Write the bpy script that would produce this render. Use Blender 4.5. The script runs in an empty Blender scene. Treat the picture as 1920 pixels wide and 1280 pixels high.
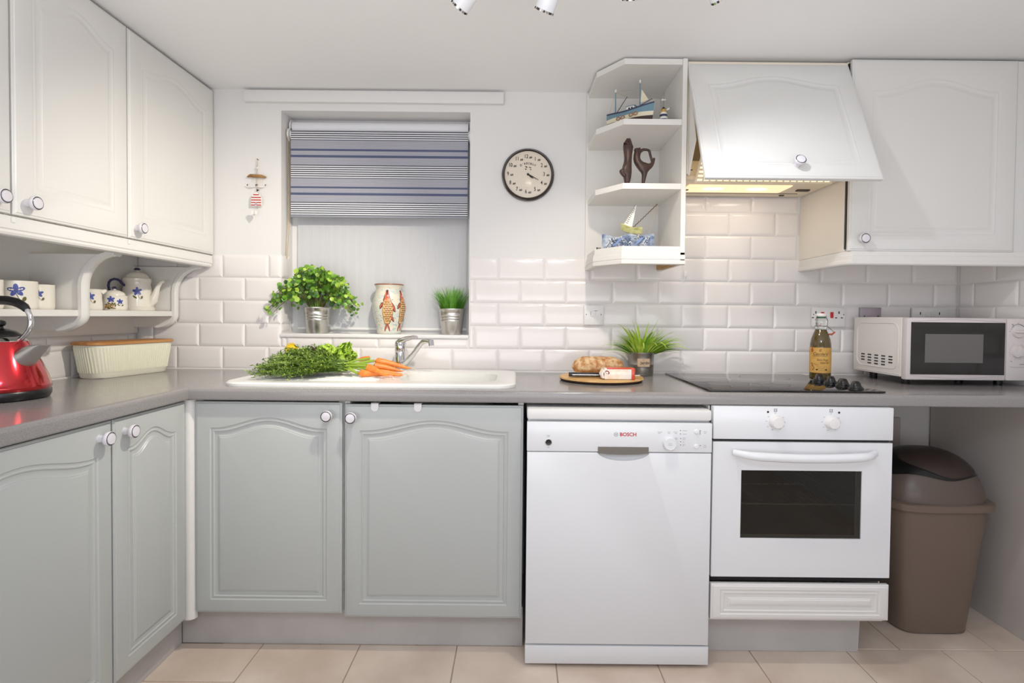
import bpy, bmesh, math, random
from mathutils import Vector, Matrix, noise
random.seed(7)
PI = math.pi
S = bpy.context.scene
COL = S.collection

# ------------------------------------------------------------------ camera, world, lights, exposure
def setup_camera():
    f, D, h = 1010.0, 2.39, 1.154
    p, r = math.radians(1.25), math.radians(0.55)
    fw = Vector((0, math.cos(p), -math.sin(p)))
    rt = Vector((1, 0, 0))
    up = rt.cross(fw)
    c, s = math.cos(r), math.sin(r)
    rt2 = c * rt + s * up
    up2 = -s * rt + c * up
    cam = bpy.data.cameras.new('camera')
    cam.sensor_fit = 'HORIZONTAL'
    cam.sensor_width = 36.0
    cam.lens = f / 1920 * 36.0
    cam.shift_x = (960 - 968.79) / 1920
    cam.shift_y = (614.04 - 640) / 1920
    cam.clip_start = 0.05
    ob = bpy.data.objects.new('camera', cam)
    COL.objects.link(ob)
    m = Matrix((rt2, up2, -fw)).transposed().to_4x4()
    m.translation = Vector((0, -D, h))
    ob.matrix_world = m
    S.camera = ob
setup_camera()

S.view_settings.view_transform = 'Standard'
S.view_settings.look = 'None'
S.view_settings.gamma = 1.0
S.view_settings.use_curve_mapping = False
S.view_settings.exposure = -0.05

W = bpy.data.worlds.new('world')
S.world = W
W.use_nodes = True
W.node_tree.nodes['Background'].inputs[0].default_value = (0.55, 0.65, 0.85, 1)
W.node_tree.nodes['Background'].inputs[1].default_value = 0.3

def area_light(name, loc, target, sx, sy, power, col):
    l = bpy.data.lights.new(name, 'AREA')
    l.shape = 'RECTANGLE'
    l.size, l.size_y = sx, sy
    l.energy = power
    l.color = col
    o = bpy.data.objects.new(name, l)
    COL.objects.link(o)
    o.location = loc
    o.rotation_euler = (Vector(target) - Vector(loc)).to_track_quat('-Z', 'Y').to_euler()
    return o
# added fill light, unseen behind the camera, brightening the ceiling from below
area_light('added_upward_fill', (-0.1, -2.75, 0.95), (-0.1, -2.1, 2.2), 3.0, 1.2, 35.0, (0.94, 0.955, 1.0))
# added cool fill from above, not a real fitting, unseen behind the camera
area_light('added_cool_fill', (0.2, -2.75, 2.0), (0.2, -2.4, 0.0), 0.5, 0.5, 11.0, (0.66, 0.81, 1.0))

SPOT_POWER = 8.0
SPOT_COLOR = (1.0, 0.95, 0.89)
def spot(loc, d, power=None, col=None):
    l = bpy.data.lights.new('spot_lamp', 'SPOT')
    l.energy = SPOT_POWER if power is None else power
    l.color = col or SPOT_COLOR
    l.spot_size = math.radians(92)
    l.spot_blend = 1.0
    l.shadow_soft_size = 0.022
    o = bpy.data.objects.new('spot_lamp', l)
    COL.objects.link(o)
    o.location = loc
    o.rotation_euler = Vector(d).to_track_quat('-Z', 'Y').to_euler()
    return o

# ------------------------------------------------------------------ materials
def lin(c):
    return tuple(((x / 255) / 12.92 if x / 255 <= 0.04045 else ((x / 255 + 0.055) / 1.055) ** 2.4) for x in c) + (1.0,)
def mat(name, rgb, rough=0.5, metal=0.0, spec=0.5, coat=0.0, bump=0.0, bscale=200.0, var=0.0, vscale=8.0, rgb2=None, emit=None, estr=0.0, stretch=None, trans=0.0):
    m = bpy.data.materials.new(name)
    m.use_nodes = True
    nt = m.node_tree
    b = nt.nodes['Principled BSDF']
    b.inputs['Base Color'].default_value = lin(rgb)
    b.inputs['Roughness'].default_value = rough
    b.inputs['Metallic'].default_value = metal
    b.inputs['Specular IOR Level'].default_value = spec
    b.inputs['Coat Weight'].default_value = coat
    b.inputs['Coat Roughness'].default_value = 0.05
    b.inputs['Transmission Weight'].default_value = trans
    if emit:
        b.inputs['Emission Color'].default_value = lin(emit)
        b.inputs['Emission Strength'].default_value = estr
    tc = None
    if bump or var:
        tc = nt.nodes.new('ShaderNodeTexCoord')
        src = tc.outputs['Object']
        if stretch:
            mp = nt.nodes.new('ShaderNodeMapping')
            mp.inputs['Scale'].default_value = stretch
            nt.links.new(src, mp.inputs[0])
            src = mp.outputs[0]
    if var:
        n = nt.nodes.new('ShaderNodeTexNoise')
        n.inputs['Scale'].default_value = vscale
        n.inputs['Detail'].default_value = 5
        nt.links.new(src, n.inputs['Vector'])
        r = nt.nodes.new('ShaderNodeValToRGB')
        r.color_ramp.elements[0].position = 0.5 - 0.25 / max(var, .01) if var < 1 else 0.25
        r.color_ramp.elements[1].position = 0.5 + 0.25 / max(var, .01) if var < 1 else 0.75
        r.color_ramp.elements[0].position = 0.38
        r.color_ramp.elements[1].position = 0.64
        r.color_ramp.elements[0].color = lin(rgb)
        r.color_ramp.elements[1].color = lin(rgb2 or tuple(x * 0.9 for x in rgb))
        nt.links.new(n.outputs['Fac'], r.inputs[0])
        nt.links.new(r.outputs[0], b.inputs['Base Color'])
    if bump:
        n2 = nt.nodes.new('ShaderNodeTexNoise')
        n2.inputs['Scale'].default_value = bscale
        n2.inputs['Detail'].default_value = 3
        nt.links.new(src, n2.inputs['Vector'])
        bp = nt.nodes.new('ShaderNodeBump')
        bp.inputs['Strength'].default_value = bump
        bp.inputs['Distance'].default_value = 0.002
        nt.links.new(n2.outputs['Fac'], bp.inputs['Height'])
        nt.links.new(bp.outputs[0], b.inputs['Normal'])
    return m
def dark_glass(name, tint, fac=0.1):
    m = bpy.data.materials.new(name)
    m.use_nodes = True
    nt = m.node_tree
    for n in list(nt.nodes):
        nt.nodes.remove(n)
    o = nt.nodes.new('ShaderNodeOutputMaterial')
    t = nt.nodes.new('ShaderNodeBsdfTransparent')
    t.inputs[0].default_value = tint
    g = nt.nodes.new('ShaderNodeBsdfGlossy')
    g.inputs['Roughness'].default_value = 0.03
    g.inputs[0].default_value = (.9, .9, .9, 1)
    fr = nt.nodes.new('ShaderNodeFresnel')
    fr.inputs[0].default_value = 1.45
    mx = nt.nodes.new('ShaderNodeMixShader')
    nt.links.new(fr.outputs[0], mx.inputs[0])
    nt.links.new(t.outputs[0], mx.inputs[1])
    nt.links.new(g.outputs[0], mx.inputs[2])
    nt.links.new(mx.outputs[0], o.inputs[0])
    return m

WALL = mat('wall_paint', (232, 230, 228), 0.75, bump=0.08, bscale=60)
CEIL = mat('ceiling_paint', (243, 242, 241), 0.85, bump=0.05, bscale=40)
TILE = mat('tile_glaze', (238, 233, 231), 0.12, spec=0.5)
GROUT = mat('grout', (228, 222, 218), 0.9)
FLOORT = mat('floor_tile', (236, 219, 203), 0.42, var=1.0, vscale=4.0, rgb2=(216, 196, 179), bump=0.03, bscale=30)
FGROUT = mat('floor_grout', (168, 150, 133), 0.9)
DOOR = mat('door_cream_gloss', (226, 225, 222), 0.28, spec=0.5)
BDOOR = mat('base_door_grey_green', (190, 193, 191), 0.3, spec=0.5)
UDOOR = mat('upper_door_white', (232, 230, 226), 0.22, spec=0.5)
CARC = mat('carcass_white', (232, 229, 224), 0.5)
PLIN = mat('plinth_grey_white', (204, 200, 198), 0.55, var=1.0, vscale=5, rgb2=(194, 190, 188))
ENDP = mat('end_panel_grey', (200, 192, 186), 0.6)
CHIP = mat('raw_chipboard', (196, 160, 112), 0.8, var=1.0, vscale=90, rgb2=(170, 132, 88))
WORK = mat('worktop_grey_laminate', (158, 153, 151), 0.17, var=1.0, vscale=420, rgb2=(140, 137, 137), bump=0.02, bscale=500)
WHITE = mat('white_enamel', (236, 237, 240), 0.22, spec=0.5)
WPLAS = mat('white_plastic', (236, 234, 232), 0.35)
KNOBW = mat('knob_ceramic', (226, 222, 228), 0.2)
CHROME = mat('chrome', (215, 215, 218), 0.07, 1.0)
DCHROME = mat('dark_chrome_ring', (120, 118, 122), 0.15, 1.0)
STEEL = mat('brushed_steel', (206, 204, 200), 0.26, 1.0, bump=0.05, bscale=300, stretch=(1, 1, 8))
ZINC = mat('zinc', (172, 168, 162), 0.38, 0.9, var=1.0, vscale=25, rgb2=(150, 146, 140))
BLACK = mat('black_plastic', (22, 21, 22), 0.3)
DARKGAP = mat('dark_gap', (40, 38, 40), 0.8)
BLKGLASS = mat('black_glass', (14, 12, 12), 0.05, spec=0.75)
SINKW = mat('white_composite', (243, 242, 238), 0.25)
RED = mat('red_metal', (178, 8, 24), 0.16, 0.75, coat=1.0)
CREAMC = mat('cream_ceramic', (238, 232, 220), 0.15, coat=0.3)
BLUEP = mat('blue_petal_paint', (72, 84, 160), 0.25)
BLUED = mat('dark_blue_paint', (40, 42, 92), 0.25)
OLIVEP = mat('olive_leaf_paint', (98, 92, 44), 0.3)
OCHREP = mat('ochre_paint', (176, 132, 62), 0.3)
WOODL = mat('bamboo', (196, 142, 84), 0.45, var=1.0, vscale=6, rgb2=(176, 120, 66), stretch=(12, 1, 12))
BOARD = mat('board_wood', (226, 184, 122), 0.5, var=1.0, vscale=5, rgb2=(206, 158, 96), stretch=(1, 10, 1))
BARK = mat('board_dark_edge', (70, 48, 36), 0.8)
CRUST = mat('bread_crust', (182, 122, 66), 0.8, var=1.0, vscale=55, rgb2=(230, 200, 158), bump=0.9, bscale=110)
FLOUR = mat('bread_flour', (236, 216, 186), 0.9)
CARROT = mat('carrot_skin', (242, 146, 66), 0.42, var=1.0, vscale=60, rgb2=(234, 128, 48), bump=0.15, bscale=120, stretch=(1, 1, 1))
STALK = mat('carrot_stalk', (150, 178, 62), 0.45)
FROND = mat('carrot_frond', (104, 134, 44), 0.5, var=1.0, vscale=30, rgb2=(70, 100, 30))
LETT = mat('lettuce_leaf', (190, 220, 88), 0.45, var=1.0, vscale=25, rgb2=(160, 202, 62), bump=0.3, bscale=80)
PURPLE = mat('purple_leaf', (70, 36, 40), 0.5)
YELLOW = mat('yellow_petal', (238, 196, 40), 0.5)
ROOTH = mat('root_hair', (232, 218, 200), 0.6)
LEAF1 = mat('eucalyptus_leaf', (122, 168, 50), 0.4, var=1.0, vscale=18, rgb2=(84, 136, 40))
LEAF2 = mat('eucalyptus_leaf_light', (168, 202, 76), 0.4)
LEAF3 = mat('eucalyptus_leaf_dark', (66, 104, 46), 0.45)
STEM = mat('plant_stem', (92, 96, 44), 0.6)
GRASS = mat('grass_blade', (128, 186, 72), 0.4, var=1.0, vscale=40, rgb2=(84, 150, 46))
BLADE = mat('spider_blade', (206, 232, 96), 0.38, var=1.0, vscale=25, rgb2=(166, 210, 60))
BLADED = mat('spider_blade_dark', (126, 180, 58), 0.4)
SOIL = mat('soil', (60, 46, 34), 0.9)
BRONZE = mat('dark_bronze', (62, 44, 40), 0.38, 0.15, var=1.0, vscale=30, rgb2=(84, 62, 54))
BINB = mat('bin_taupe', (120, 104, 93), 0.32)
BINL = mat('bin_lid_taupe', (104, 91, 84), 0.34)
BINF = mat('bin_flap_brown', (62, 50, 46), 0.4)
NAVYF = mat('navy_thread', (84, 92, 122), 0.8)
SLATEF = mat('slate_thread', (70, 72, 84), 0.8)
GREYF = mat('grey_blue_thread', (138, 138, 152), 0.8)
WHITEF = mat('white_thread', (236, 236, 240), 0.8)
SHEER = mat('white_blind_fabric', (208, 208, 210), 0.8, bump=0.5, bscale=60, stretch=(1, 1, 0.06))
GREYBAR = mat('blind_bar_grey', (150, 152, 160), 0.6)
GLASSM = mat('window_glass', (255, 255, 255), 0.02, trans=1.0)
OVENGL = dark_glass('oven_window_glass', (0.62, 0.60, 0.56, 1))
ENAMEL = mat('oven_dark_enamel', (60, 58, 54), 0.5, var=1.0, vscale=120, rgb2=(80, 78, 72))
MWIN = mat('microwave_mesh_window', (110, 106, 104), 0.25, bump=0.1, bscale=900)
MWBLK = mat('microwave_black_door', (34, 31, 30), 0.12)
MWBODY = mat('microwave_white', (234, 228, 222), 0.35)
MWPAN = mat('microwave_panel', (222, 214, 212), 0.4)
GREYH = mat('grey_handle', (118, 112, 104), 0.4)
PRINT = mat('print_grey', (120, 118, 122), 0.6)
PRINTL = mat('print_pale', (186, 184, 188), 0.6)
PRINTD = mat('print_black', (38, 34, 34), 0.6)
REDP = mat('print_red', (196, 36, 50), 0.5)
LOGOG = mat('logo_grey', (150, 150, 154), 0.5)
REDSW = mat('red_switch', (196, 36, 32), 0.35)
PURPSH = mat('grey_steel_plate', (170, 162, 170), 0.35, 0.6)
OIL = mat('olive_oil', (80, 64, 10), 0.08, spec=0.6, coat=0.6)
CLEARG = mat('clear_glass', (240, 245, 240), 0.02, trans=1.0)
LABELY = mat('bottle_label', (218, 172, 92), 0.6, var=1.0, vscale=30, rgb2=(204, 156, 78))
PORC = mat('porcelain', (236, 232, 224), 0.25)
GREENP = mat('green_gasket', (52, 104, 72), 0.5)
WIRE = mat('wire', (130, 120, 118), 0.3, 0.9)
RUSTY = mat('red_rubber', (188, 96, 70), 0.5)
CLKRIM = mat('clock_rim', (58, 48, 42), 0.18, 0.8)
CLKFACE = mat('clock_face', (228, 216, 198), 0.35, coat=0.6)
DRIFT = mat('driftwood', (176, 136, 88), 0.8, var=1.0, vscale=18, rgb2=(128, 90, 54), stretch=(1, 1, 8))
STRING = mat('string', (196, 172, 138), 0.9)
REDW = mat('painted_red', (190, 60, 56), 0.6)
WHITEW = mat('painted_white', (240, 236, 230), 0.6)
BLKW = mat('painted_black', (40, 38, 42), 0.6)
NAVYW = mat('painted_navy', (46, 56, 84), 0.5)
BLUEW = mat('painted_sea_blue', (108, 142, 158), 0.5)
CREAMW = mat('painted_cream', (232, 222, 196), 0.6)
HULLB = mat('hull_dark_brown', (58, 42, 38), 0.5)
TYRE = mat('tan_fender', (172, 132, 100), 0.7)
GOLDW = mat('painted_gold', (206, 168, 78), 0.4)
WAVEB = mat('wave_glaze', (92, 108, 138), 0.2, var=1.0, vscale=26, rgb2=(176, 184, 194), stretch=(1, 1, 2.2))
WAVED = mat('wave_glaze_dark', (48, 62, 96), 0.2)
HULLG = mat('olive_glaze', (196, 194, 138), 0.25, var=1.0, vscale=40, rgb2=(156, 152, 92), stretch=(1, 1, 3))
SAILG = mat('sail_glaze', (238, 234, 222), 0.25)
ROPE = mat('brown_rope', (110, 84, 66), 0.9)
VASEG = mat('vase_glaze', (232, 222, 200), 0.16, var=1.0, vscale=16, rgb2=(206, 212, 204), stretch=(1, 1, 4))
FISHR = mat('fish_red', (206, 104, 78), 0.25)
FISHO = mat('fish_tan', (222, 176, 118), 0.25)
FISHK = mat('fish_black_line', (44, 30, 26), 0.3)
SEABLUE = mat('sea_stroke', (160, 190, 200), 0.3)
CHEESEW = mat('packet_film', (244, 228, 206), 0.22, coat=0.5, var=1.0, vscale=40, rgb2=(250, 244, 238))
CHEESER = mat('packet_red', (222, 76, 44), 0.3, coat=0.4)
BLADE_ST = mat('knife_blade', (180, 180, 184), 0.15, 1.0)
TAGB = mat('kraft_label', (206, 178, 150), 0.8)
RIBC = mat('ribbed_cream', (226, 226, 202), 0.35, bump=0.25, bscale=120, stretch=(1, 1, 0.3))
HOODP = mat('hood_filter_plate', (238, 224, 200), 0.4)
HOODS = mat('hood_slot', (255, 240, 205), 0.5, emit=(255, 224, 165), estr=1.3)
HOODL = mat('hood_lamp_diffuser', (255, 240, 210), 0.4, emit=(255, 218, 164), estr=0.8)
HOODB = mat('hood_bulb', (255, 244, 220), 0.4, emit=(255, 236, 190), estr=4.0)
HOODC = mat('hood_catch', (70, 58, 48), 0.5)
LAMPE = mat('spot_lamp_glow', (255, 250, 240), 0.4, emit=(255, 244, 226), estr=12.0)

# ------------------------------------------------------------------ mesh builder
class MB:
    def __init__(s):
        s.v, s.f, s.m = [], [], []
        s.xf = Matrix()
    def add(s, vs, fs, mi=0):
        n = len(s.v)
        s.v += [s.xf @ Vector(v) for v in vs]
        s.f += [[i + n for i in f] for f in fs]
        s.m += list(mi) if isinstance(mi, (list, tuple)) else [mi] * len(fs)
        return s
    def box(s, x0, x1, y0, y1, z0, z1, mi=0, b=0.0, seg=2):
        if x0 > x1: x0, x1 = x1, x0
        if y0 > y1: y0, y1 = y1, y0
        if z0 > z1: z0, z1 = z1, z0
        if not b:
            vs = [(x, y, z) for z in (z0, z1) for y in (y0, y1) for x in (x0, x1)]
            return s.add(vs, [(0, 2, 3, 1), (4, 5, 7, 6), (0, 1, 5, 4), (2, 6, 7, 3), (0, 4, 6, 2), (1, 3, 7, 5)], mi)
        bm = bmesh.new()
        bmesh.ops.create_cube(bm, size=1)
        for v in bm.verts:
            v.co = Vector(((x0 + x1) / 2 + v.co.x * (x1 - x0), (y0 + y1) / 2 + v.co.y * (y1 - y0), (z0 + z1) / 2 + v.co.z * (z1 - z0)))
        bmesh.ops.bevel(bm, geom=list(bm.edges), offset=min(b, .49 * min(x1 - x0, y1 - y0, z1 - z0)), segments=seg, profile=0.5, affect='EDGES')
        s.bm(bm, mi)
        return s
    def bm(s, bm, mi=0):
        bm.verts.index_update()
        s.add([v.co.copy() for v in bm.verts], [[v.index for v in f.verts] for f in bm.faces], mi)
        bm.free()
    def loft(s, rings, mi=0, cap0=True, cap1=True, closed=True):
        n = len(rings[0])
        vs = [p for r in rings for p in r]
        fs, ms = [], []
        for i in range(len(rings) - 1):
            k = mi[i] if isinstance(mi, (list, tuple)) else mi
            for j in range(n if closed else n - 1):
                a, b = i * n + j, i * n + (j + 1) % n
                fs.append((a, b, b + n, a + n)); ms.append(k)
        if cap0: fs.append(tuple(range(n))[::-1]); ms.append(mi[0] if isinstance(mi, (list, tuple)) else mi)
        if cap1: fs.append(tuple(range((len(rings) - 1) * n, len(rings) * n))); ms.append(mi[-1] if isinstance(mi, (list, tuple)) else mi)
        return s.add(vs, fs, ms)
    def lathe(s, prof, seg=32, c=(0, 0, 0), mi=0, cap0=True, cap1=True, sx=1.0, sy=1.0):
        rings = [[(c[0] + max(r, 1e-5) * sx * math.cos(2 * PI * k / seg), c[1] + max(r, 1e-5) * sy * math.sin(2 * PI * k / seg), c[2] + z) for k in range(seg)] for r, z in prof]
        return s.loft(rings, mi, cap0, cap1)
    def tube(s, path, rad, seg=10, mi=0, cap=True, closed=False):
        P = [Vector(p) for p in path]
        n = len(P)
        R = rad if isinstance(rad, (list, tuple)) else [rad] * n
        T = []
        for i in range(n):
            if closed: t = P[(i + 1) % n] - P[i - 1]
            else: t = P[min(i + 1, n - 1)] - P[max(i - 1, 0)]
            T.append(t.normalized() if t.length > 1e-9 else Vector((0, 0, 1)))
        a = Vector((0, 0, 1)) if abs(T[0].z) < .9 else Vector((1, 0, 0))
        N = (a - T[0] * a.dot(T[0])).normalized()
        rings = []
        for i in range(n):
            N = (N - T[i] * N.dot(T[i]))
            N = N.normalized() if N.length > 1e-6 else T[i].orthogonal().normalized()
            B = T[i].cross(N)
            rings.append([P[i] + (N * math.cos(2 * PI * k / seg) + B * math.sin(2 * PI * k / seg)) * max(R[i], 1e-5) for k in range(seg)])
        if closed: rings.append(rings[0])
        return s.loft(rings, mi, cap and not closed, cap and not closed)
    def prism(s, poly, a, b, fn, mi=0):
        n = len(poly)
        vs = [fn(u, v, a) for u, v in poly] + [fn(u, v, b) for u, v in poly]
        fs = [tuple(range(n))[::-1], tuple(range(n, 2 * n))] + [(i, (i + 1) % n, (i + 1) % n + n, i + n) for i in range(n)]
        return s.add(vs, fs, mi)
    def poly(s, pts, mi=0):
        return s.add(pts, [tuple(range(len(pts)))], mi)
    def fan(s, pts, mi=0):
        c = Vector((0, 0, 0))
        for p in pts: c += Vector(p)
        c /= len(pts)
        n = len(pts)
        return s.add([c] + list(pts), [(0, 1 + i, 1 + (i + 1) % n) for i in range(n)], mi)
    def mesh(s, name, mats, smooth=35, off=None, recalc=True):
        me = bpy.data.meshes.new(name)
        vs = [v - off for v in s.v] if off is not None else s.v
        me.from_pydata([tuple(v) for v in vs], [], s.f)
        for m in (mats if isinstance(mats, (list, tuple)) else [mats]):
            me.materials.append(m)
        me.polygons.foreach_set('material_index', s.m)
        if recalc:
            bm = bmesh.new(); bm.from_mesh(me)
            bmesh.ops.recalc_face_normals(bm, faces=bm.faces)
            bm.to_mesh(me); bm.free()
        if smooth:
            me.shade_smooth()
            me.set_sharp_from_angle(angle=math.radians(smooth))
        me.update()
        return me
    def build(s, name, mats, parent=None, smooth=35, world=True, recalc=True):
        off = None
        if parent is not None and world:
            off = Vector((0, 0, 0)); q = parent
            while q is not None:
                off += q.location; q = q.parent
        me = s.mesh(name, mats, smooth, off, recalc)
        return inst(name, me, parent)
def inst(name, me, parent=None, loc=(0, 0, 0), rot=(0, 0, 0)):
    o = bpy.data.objects.new(name, me)
    COL.objects.link(o)
    o.parent = parent
    o.location = loc
    o.rotation_euler = rot
    return o
def tag(o, label=None, cat=None, group=None, kind=None):
    if label: o['label'] = label
    if cat: o['category'] = cat
    if group: o['group'] = group
    if kind: o['kind'] = kind
    return o
def thing(name, label, cat, loc=(0, 0, 0), rz=0.0, group=None):
    o = bpy.data.objects.new(name, None)
    o.empty_display_size = 0.05
    COL.objects.link(o)
    o.location = loc
    o.rotation_euler = (0, 0, rz)
    return tag(o, label, cat, group)
def structure(o):
    o['kind'] = 'structure'
    return o
def bevel_obj(o, w=0.003, seg=2):
    m = o.modifiers.new('bevel', 'BEVEL')
    m.width, m.segments, m.limit_method = w, seg, 'ANGLE'
    return o
def rrect(x0, x1, y0, y1, r, n=6):
    pts = []
    for cx, cy, a0 in ((x1 - r, y1 - r, 0), (x0 + r, y1 - r, PI / 2), (x0 + r, y0 + r, PI), (x1 - r, y0 + r, 1.5 * PI)):
        for k in range(n + 1):
            a = a0 + PI / 2 * k / n
            pts.append((cx + r * math.cos(a), cy + r * math.sin(a)))
    return pts
def slab(mb, xs, ys, filled, w0, w1, fn, mi=0):
    """grid slab with holes: cells (i,j) where filled(i,j) is true"""
    nx, ny = len(xs) - 1, len(ys) - 1
    for i in range(nx):
        for j in range(ny):
            if not filled(i, j): continue
            q = [(xs[i], ys[j]), (xs[i + 1], ys[j]), (xs[i + 1], ys[j + 1]), (xs[i], ys[j + 1])]
            mb.add([fn(u, v, w1) for u, v in q], [(0, 1, 2, 3)], mi)
            mb.add([fn(u, v, w0) for u, v in q], [(3, 2, 1, 0)], mi)
            for (a, b), (di, dj) in zip(((0, 1), (1, 2), (2, 3), (3, 0)), ((0, -1), (1, 0), (0, 1), (-1, 0))):
                k, l = i + di, j + dj
                if not (0 <= k < nx and 0 <= l < ny) or not filled(k, l):
                    mb.add([fn(*q[a], w0), fn(*q[b], w0), fn(*q[b], w1), fn(*q[a], w1)], [(0, 1, 2, 3)], mi)
XZ = lambda u, v, w: (u, w, v)
XY = lambda u, v, w: (u, v, w)
YZ = lambda u, v, w: (w, u, v)

_tc = {}
def text2d(s, size, align='CENTER', shear=0.0, bold=0.0):
    key = (s, align, shear, bold)
    if key not in _tc:
        cu = bpy.data.curves.new('t', 'FONT')
        cu.body, cu.size, cu.align_x, cu.align_y, cu.shear = s, 1.0, align, 'CENTER', shear
        cu.resolution_u = 3
        cu.offset = bold
        ob = bpy.data.objects.new('t', cu)
        COL.objects.link(ob)
        dg = bpy.context.evaluated_depsgraph_get()
        me = bpy.data.meshes.new_from_object(ob.evaluated_get(dg))
        _tc[key] = ([(v.co.x, v.co.y) for v in me.vertices], [tuple(p.vertices) for p in me.polygons])
        bpy.data.objects.remove(ob); bpy.data.curves.remove(cu); bpy.data.meshes.remove(me)
    vs, fs = _tc[key]
    return [(x * size, y * size) for x, y in vs], fs
def write(mb, s, size, fn, at=(0, 0), rot=0.0, align='CENTER', mi=0, shear=0.0, sx=1.0, bold=0.0):
    vs, fs = text2d(s, size, align, shear, bold)
    c, sn = math.cos(rot), math.sin(rot)
    mb.add([fn(at[0] + (x * sx * c - y * sn), at[1] + (x * sx * sn + y * c)) for x, y in vs], fs, mi)
def ellipse2(a, b, c=(0, 0), rot=0.0, n=12):
    cs, sn = math.cos(rot), math.sin(rot)
    return [(c[0] + a * math.cos(t) * cs - b * math.sin(t) * sn, c[1] + a * math.cos(t) * sn + b * math.sin(t) * cs) for t in [2 * PI * k / n for k in range(n)]]
def ribbon(mb, path, w, fn, mi=0):
    n = len(path)
    W_ = w if isinstance(w, (list, tuple)) else [w] * n
    vs = []
    for i in range(n):
        a, b = path[max(i - 1, 0)], path[min(i + 1, n - 1)]
        dx, dy = b[0] - a[0], b[1] - a[1]
        l = math.hypot(dx, dy) or 1
        nx, ny = -dy / l * W_[i] / 2, dx / l * W_[i] / 2
        vs += [fn(path[i][0] + nx, path[i][1] + ny), fn(path[i][0] - nx, path[i][1] - ny)]
    mb.add(vs, [(2 * i, 2 * i + 1, 2 * i + 3, 2 * i + 2) for i in range(n - 1)], mi)

# ------------------------------------------------------------------ dimensions
XL, XR, ZC, YB = -1.688, 1.95, 2.138, -3.9
ZW = 0.905                       # worktop top
WX0, WX1, WZ0, WZ1 = -1.045, -0.213, 1.053, 2.047     # window opening

# ------------------------------------------------------------------ shell
mb = MB()
xs, zs = [XL - .12, WX0, WX1, XR + .12], [-.05, WZ0, WZ1, ZC + .05]
slab(mb, xs, zs, lambda i, j: not (i == 1 and j == 1), 0.0, 0.16, XZ)
wall_back = structure(mb.build('wall_back', WALL))
wall_left = structure(MB().box(XL - .12, XL, YB, 0, -.05, ZC + .05).build('wall_left', WALL))
wall_right = structure(MB().box(XR, XR + .12, YB, 0, -.05, ZC + .05).build('wall_right', WALL))
structure(MB().box(XL - .12, XR + .12, YB - .12, YB, -.05, ZC + .05).build('wall_front', WALL))
structure(MB().box(XL, XR, YB, 0, ZC, ZC + .08).build('ceiling', CEIL))
floor = structure(MB().box(XL, XR, YB, 0, -.05, -.002).build('floor', FGROUT))

def floor_tile(x0, x1, y0, y1):
    x0, x1, y0, y1 = max(x0, XL), min(x1, XR), max(y0, YB), min(y1, 0)
    g = .0018
    if x1 - x0 < .02 or y1 - y0 < .02: return
    MB().box(x0 + g, x1 - g, y0 + g, y1 - g, -.006, 0.0, b=.0012, seg=1).build('floor_tile', FLOORT, floor)
PX = .3385
for j, (y0, y1) in enumerate(((-.53, 0), (-1.06, -.53), (-1.59, -1.06))):
    for i in range(-6, 8):
        x0 = .818 + PX * i + (PX * .58 if j % 2 == 0 else 0)
        if j == 1 and x0 + PX <= -.86:
            floor_tile(x0, x0 + PX, -.728, y1); floor_tile(x0, x0 + PX, y0, -.728)
        else:
            floor_tile(x0, x0 + PX, y0, y1)
MB().box(XL, XR, YB, -1.592, -.006, 0).build('floor_tile', FLOORT, floor)

# wall tiles, bevelled metro tiles, each one a piece
TW, TH = .2035, .1018
_tile = {}
def tile_mesh(w, h):
    key = (round(w, 3), round(h, 3))
    if key not in _tile:
        m = MB()
        bv = min(.013, w * .3, h * .3)
        def ring(i, d): return [(i, -d, i), (w - i, -d, i), (w - i, -d, h - i), (i, -d, h - i)]
        m.loft([ring(0, 0), ring(0, .0010), ring(.0012, .0018), ring(bv, .0048), ring(bv + .0015, .0050)], cap0=False)
        _tile[key] = m.mesh('tile', TILE, 20)
    return _tile[key]
def tile_region(parent, u0, u1, z0, z1, place, row_z, u_of_row, named='tile'):
    for r, (a, b) in enumerate(row_z):
        za, zb = max(a, z0), min(b, z1)
        if zb - za < .012: continue
        base = u_of_row(r)
        k0 = math.floor((u0 - base) / TW) - 1
        for k in range(k0, k0 + int((u1 - u0) / TW) + 4):
            a0, a1 = max(base + k * TW, u0), min(base + (k + 1) * TW, u1)
            if a1 - a0 < .012: continue
            g = .001
            loc, rot = place(a0 + g, za + g)
            inst(named, tile_mesh(a1 - a0 - 2 * g, zb - za - 2 * g), parent, loc, rot)
rows = [(ZW, 1.0065)] + [(1.0065 + TH * k, 1.0065 + TH * (k + 1)) for k in range(7)]
ub = lambda r: .7315 if r % 2 == 0 else .829
back = lambda u, z: ((u, 0, z), (0, 0, 0))
tile_region(wall_back, XL, XR, ZW, 1.0065, back, rows[:1], lambda r: .829 - .0985)
rr = rows[1:5]
uf = lambda r: .829 if r % 2 == 0 else .7315
tile_region(wall_back, XL, WX0, 1.0065, 1.4137, back, rr, uf)
tile_region(wall_back, WX1, XR, 1.0065, 1.4137, back, rr, uf)
tile_region(wall_back, WX0, WX1, 1.0065, WZ0, back, rr[:1], lambda r: .829 - .02)
tile_region(wall_back, .643, 1.243, 1.4137, 1.69, back, rows[5:8], uf)
tile_region(wall_left, -1.7, -.012, ZW, 1.06, lambda u, z: ((XL, u, z), (0, 0, PI / 2)), rows, lambda r: -.05 if r % 2 else -.15)
tile_region(wall_right, .012, 1.1, ZW, 1.4137, lambda u, z: ((XR, -u, z), (0, 0, -PI / 2)), rows, lambda r: .09 if r % 2 else -.01)
tile_region(wall_back, .0, .085, WZ0 + .02, 1.4137, lambda u, z: ((WX0, u, z), (0, 0, PI / 2)), rows, lambda r: 0.0)

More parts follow.
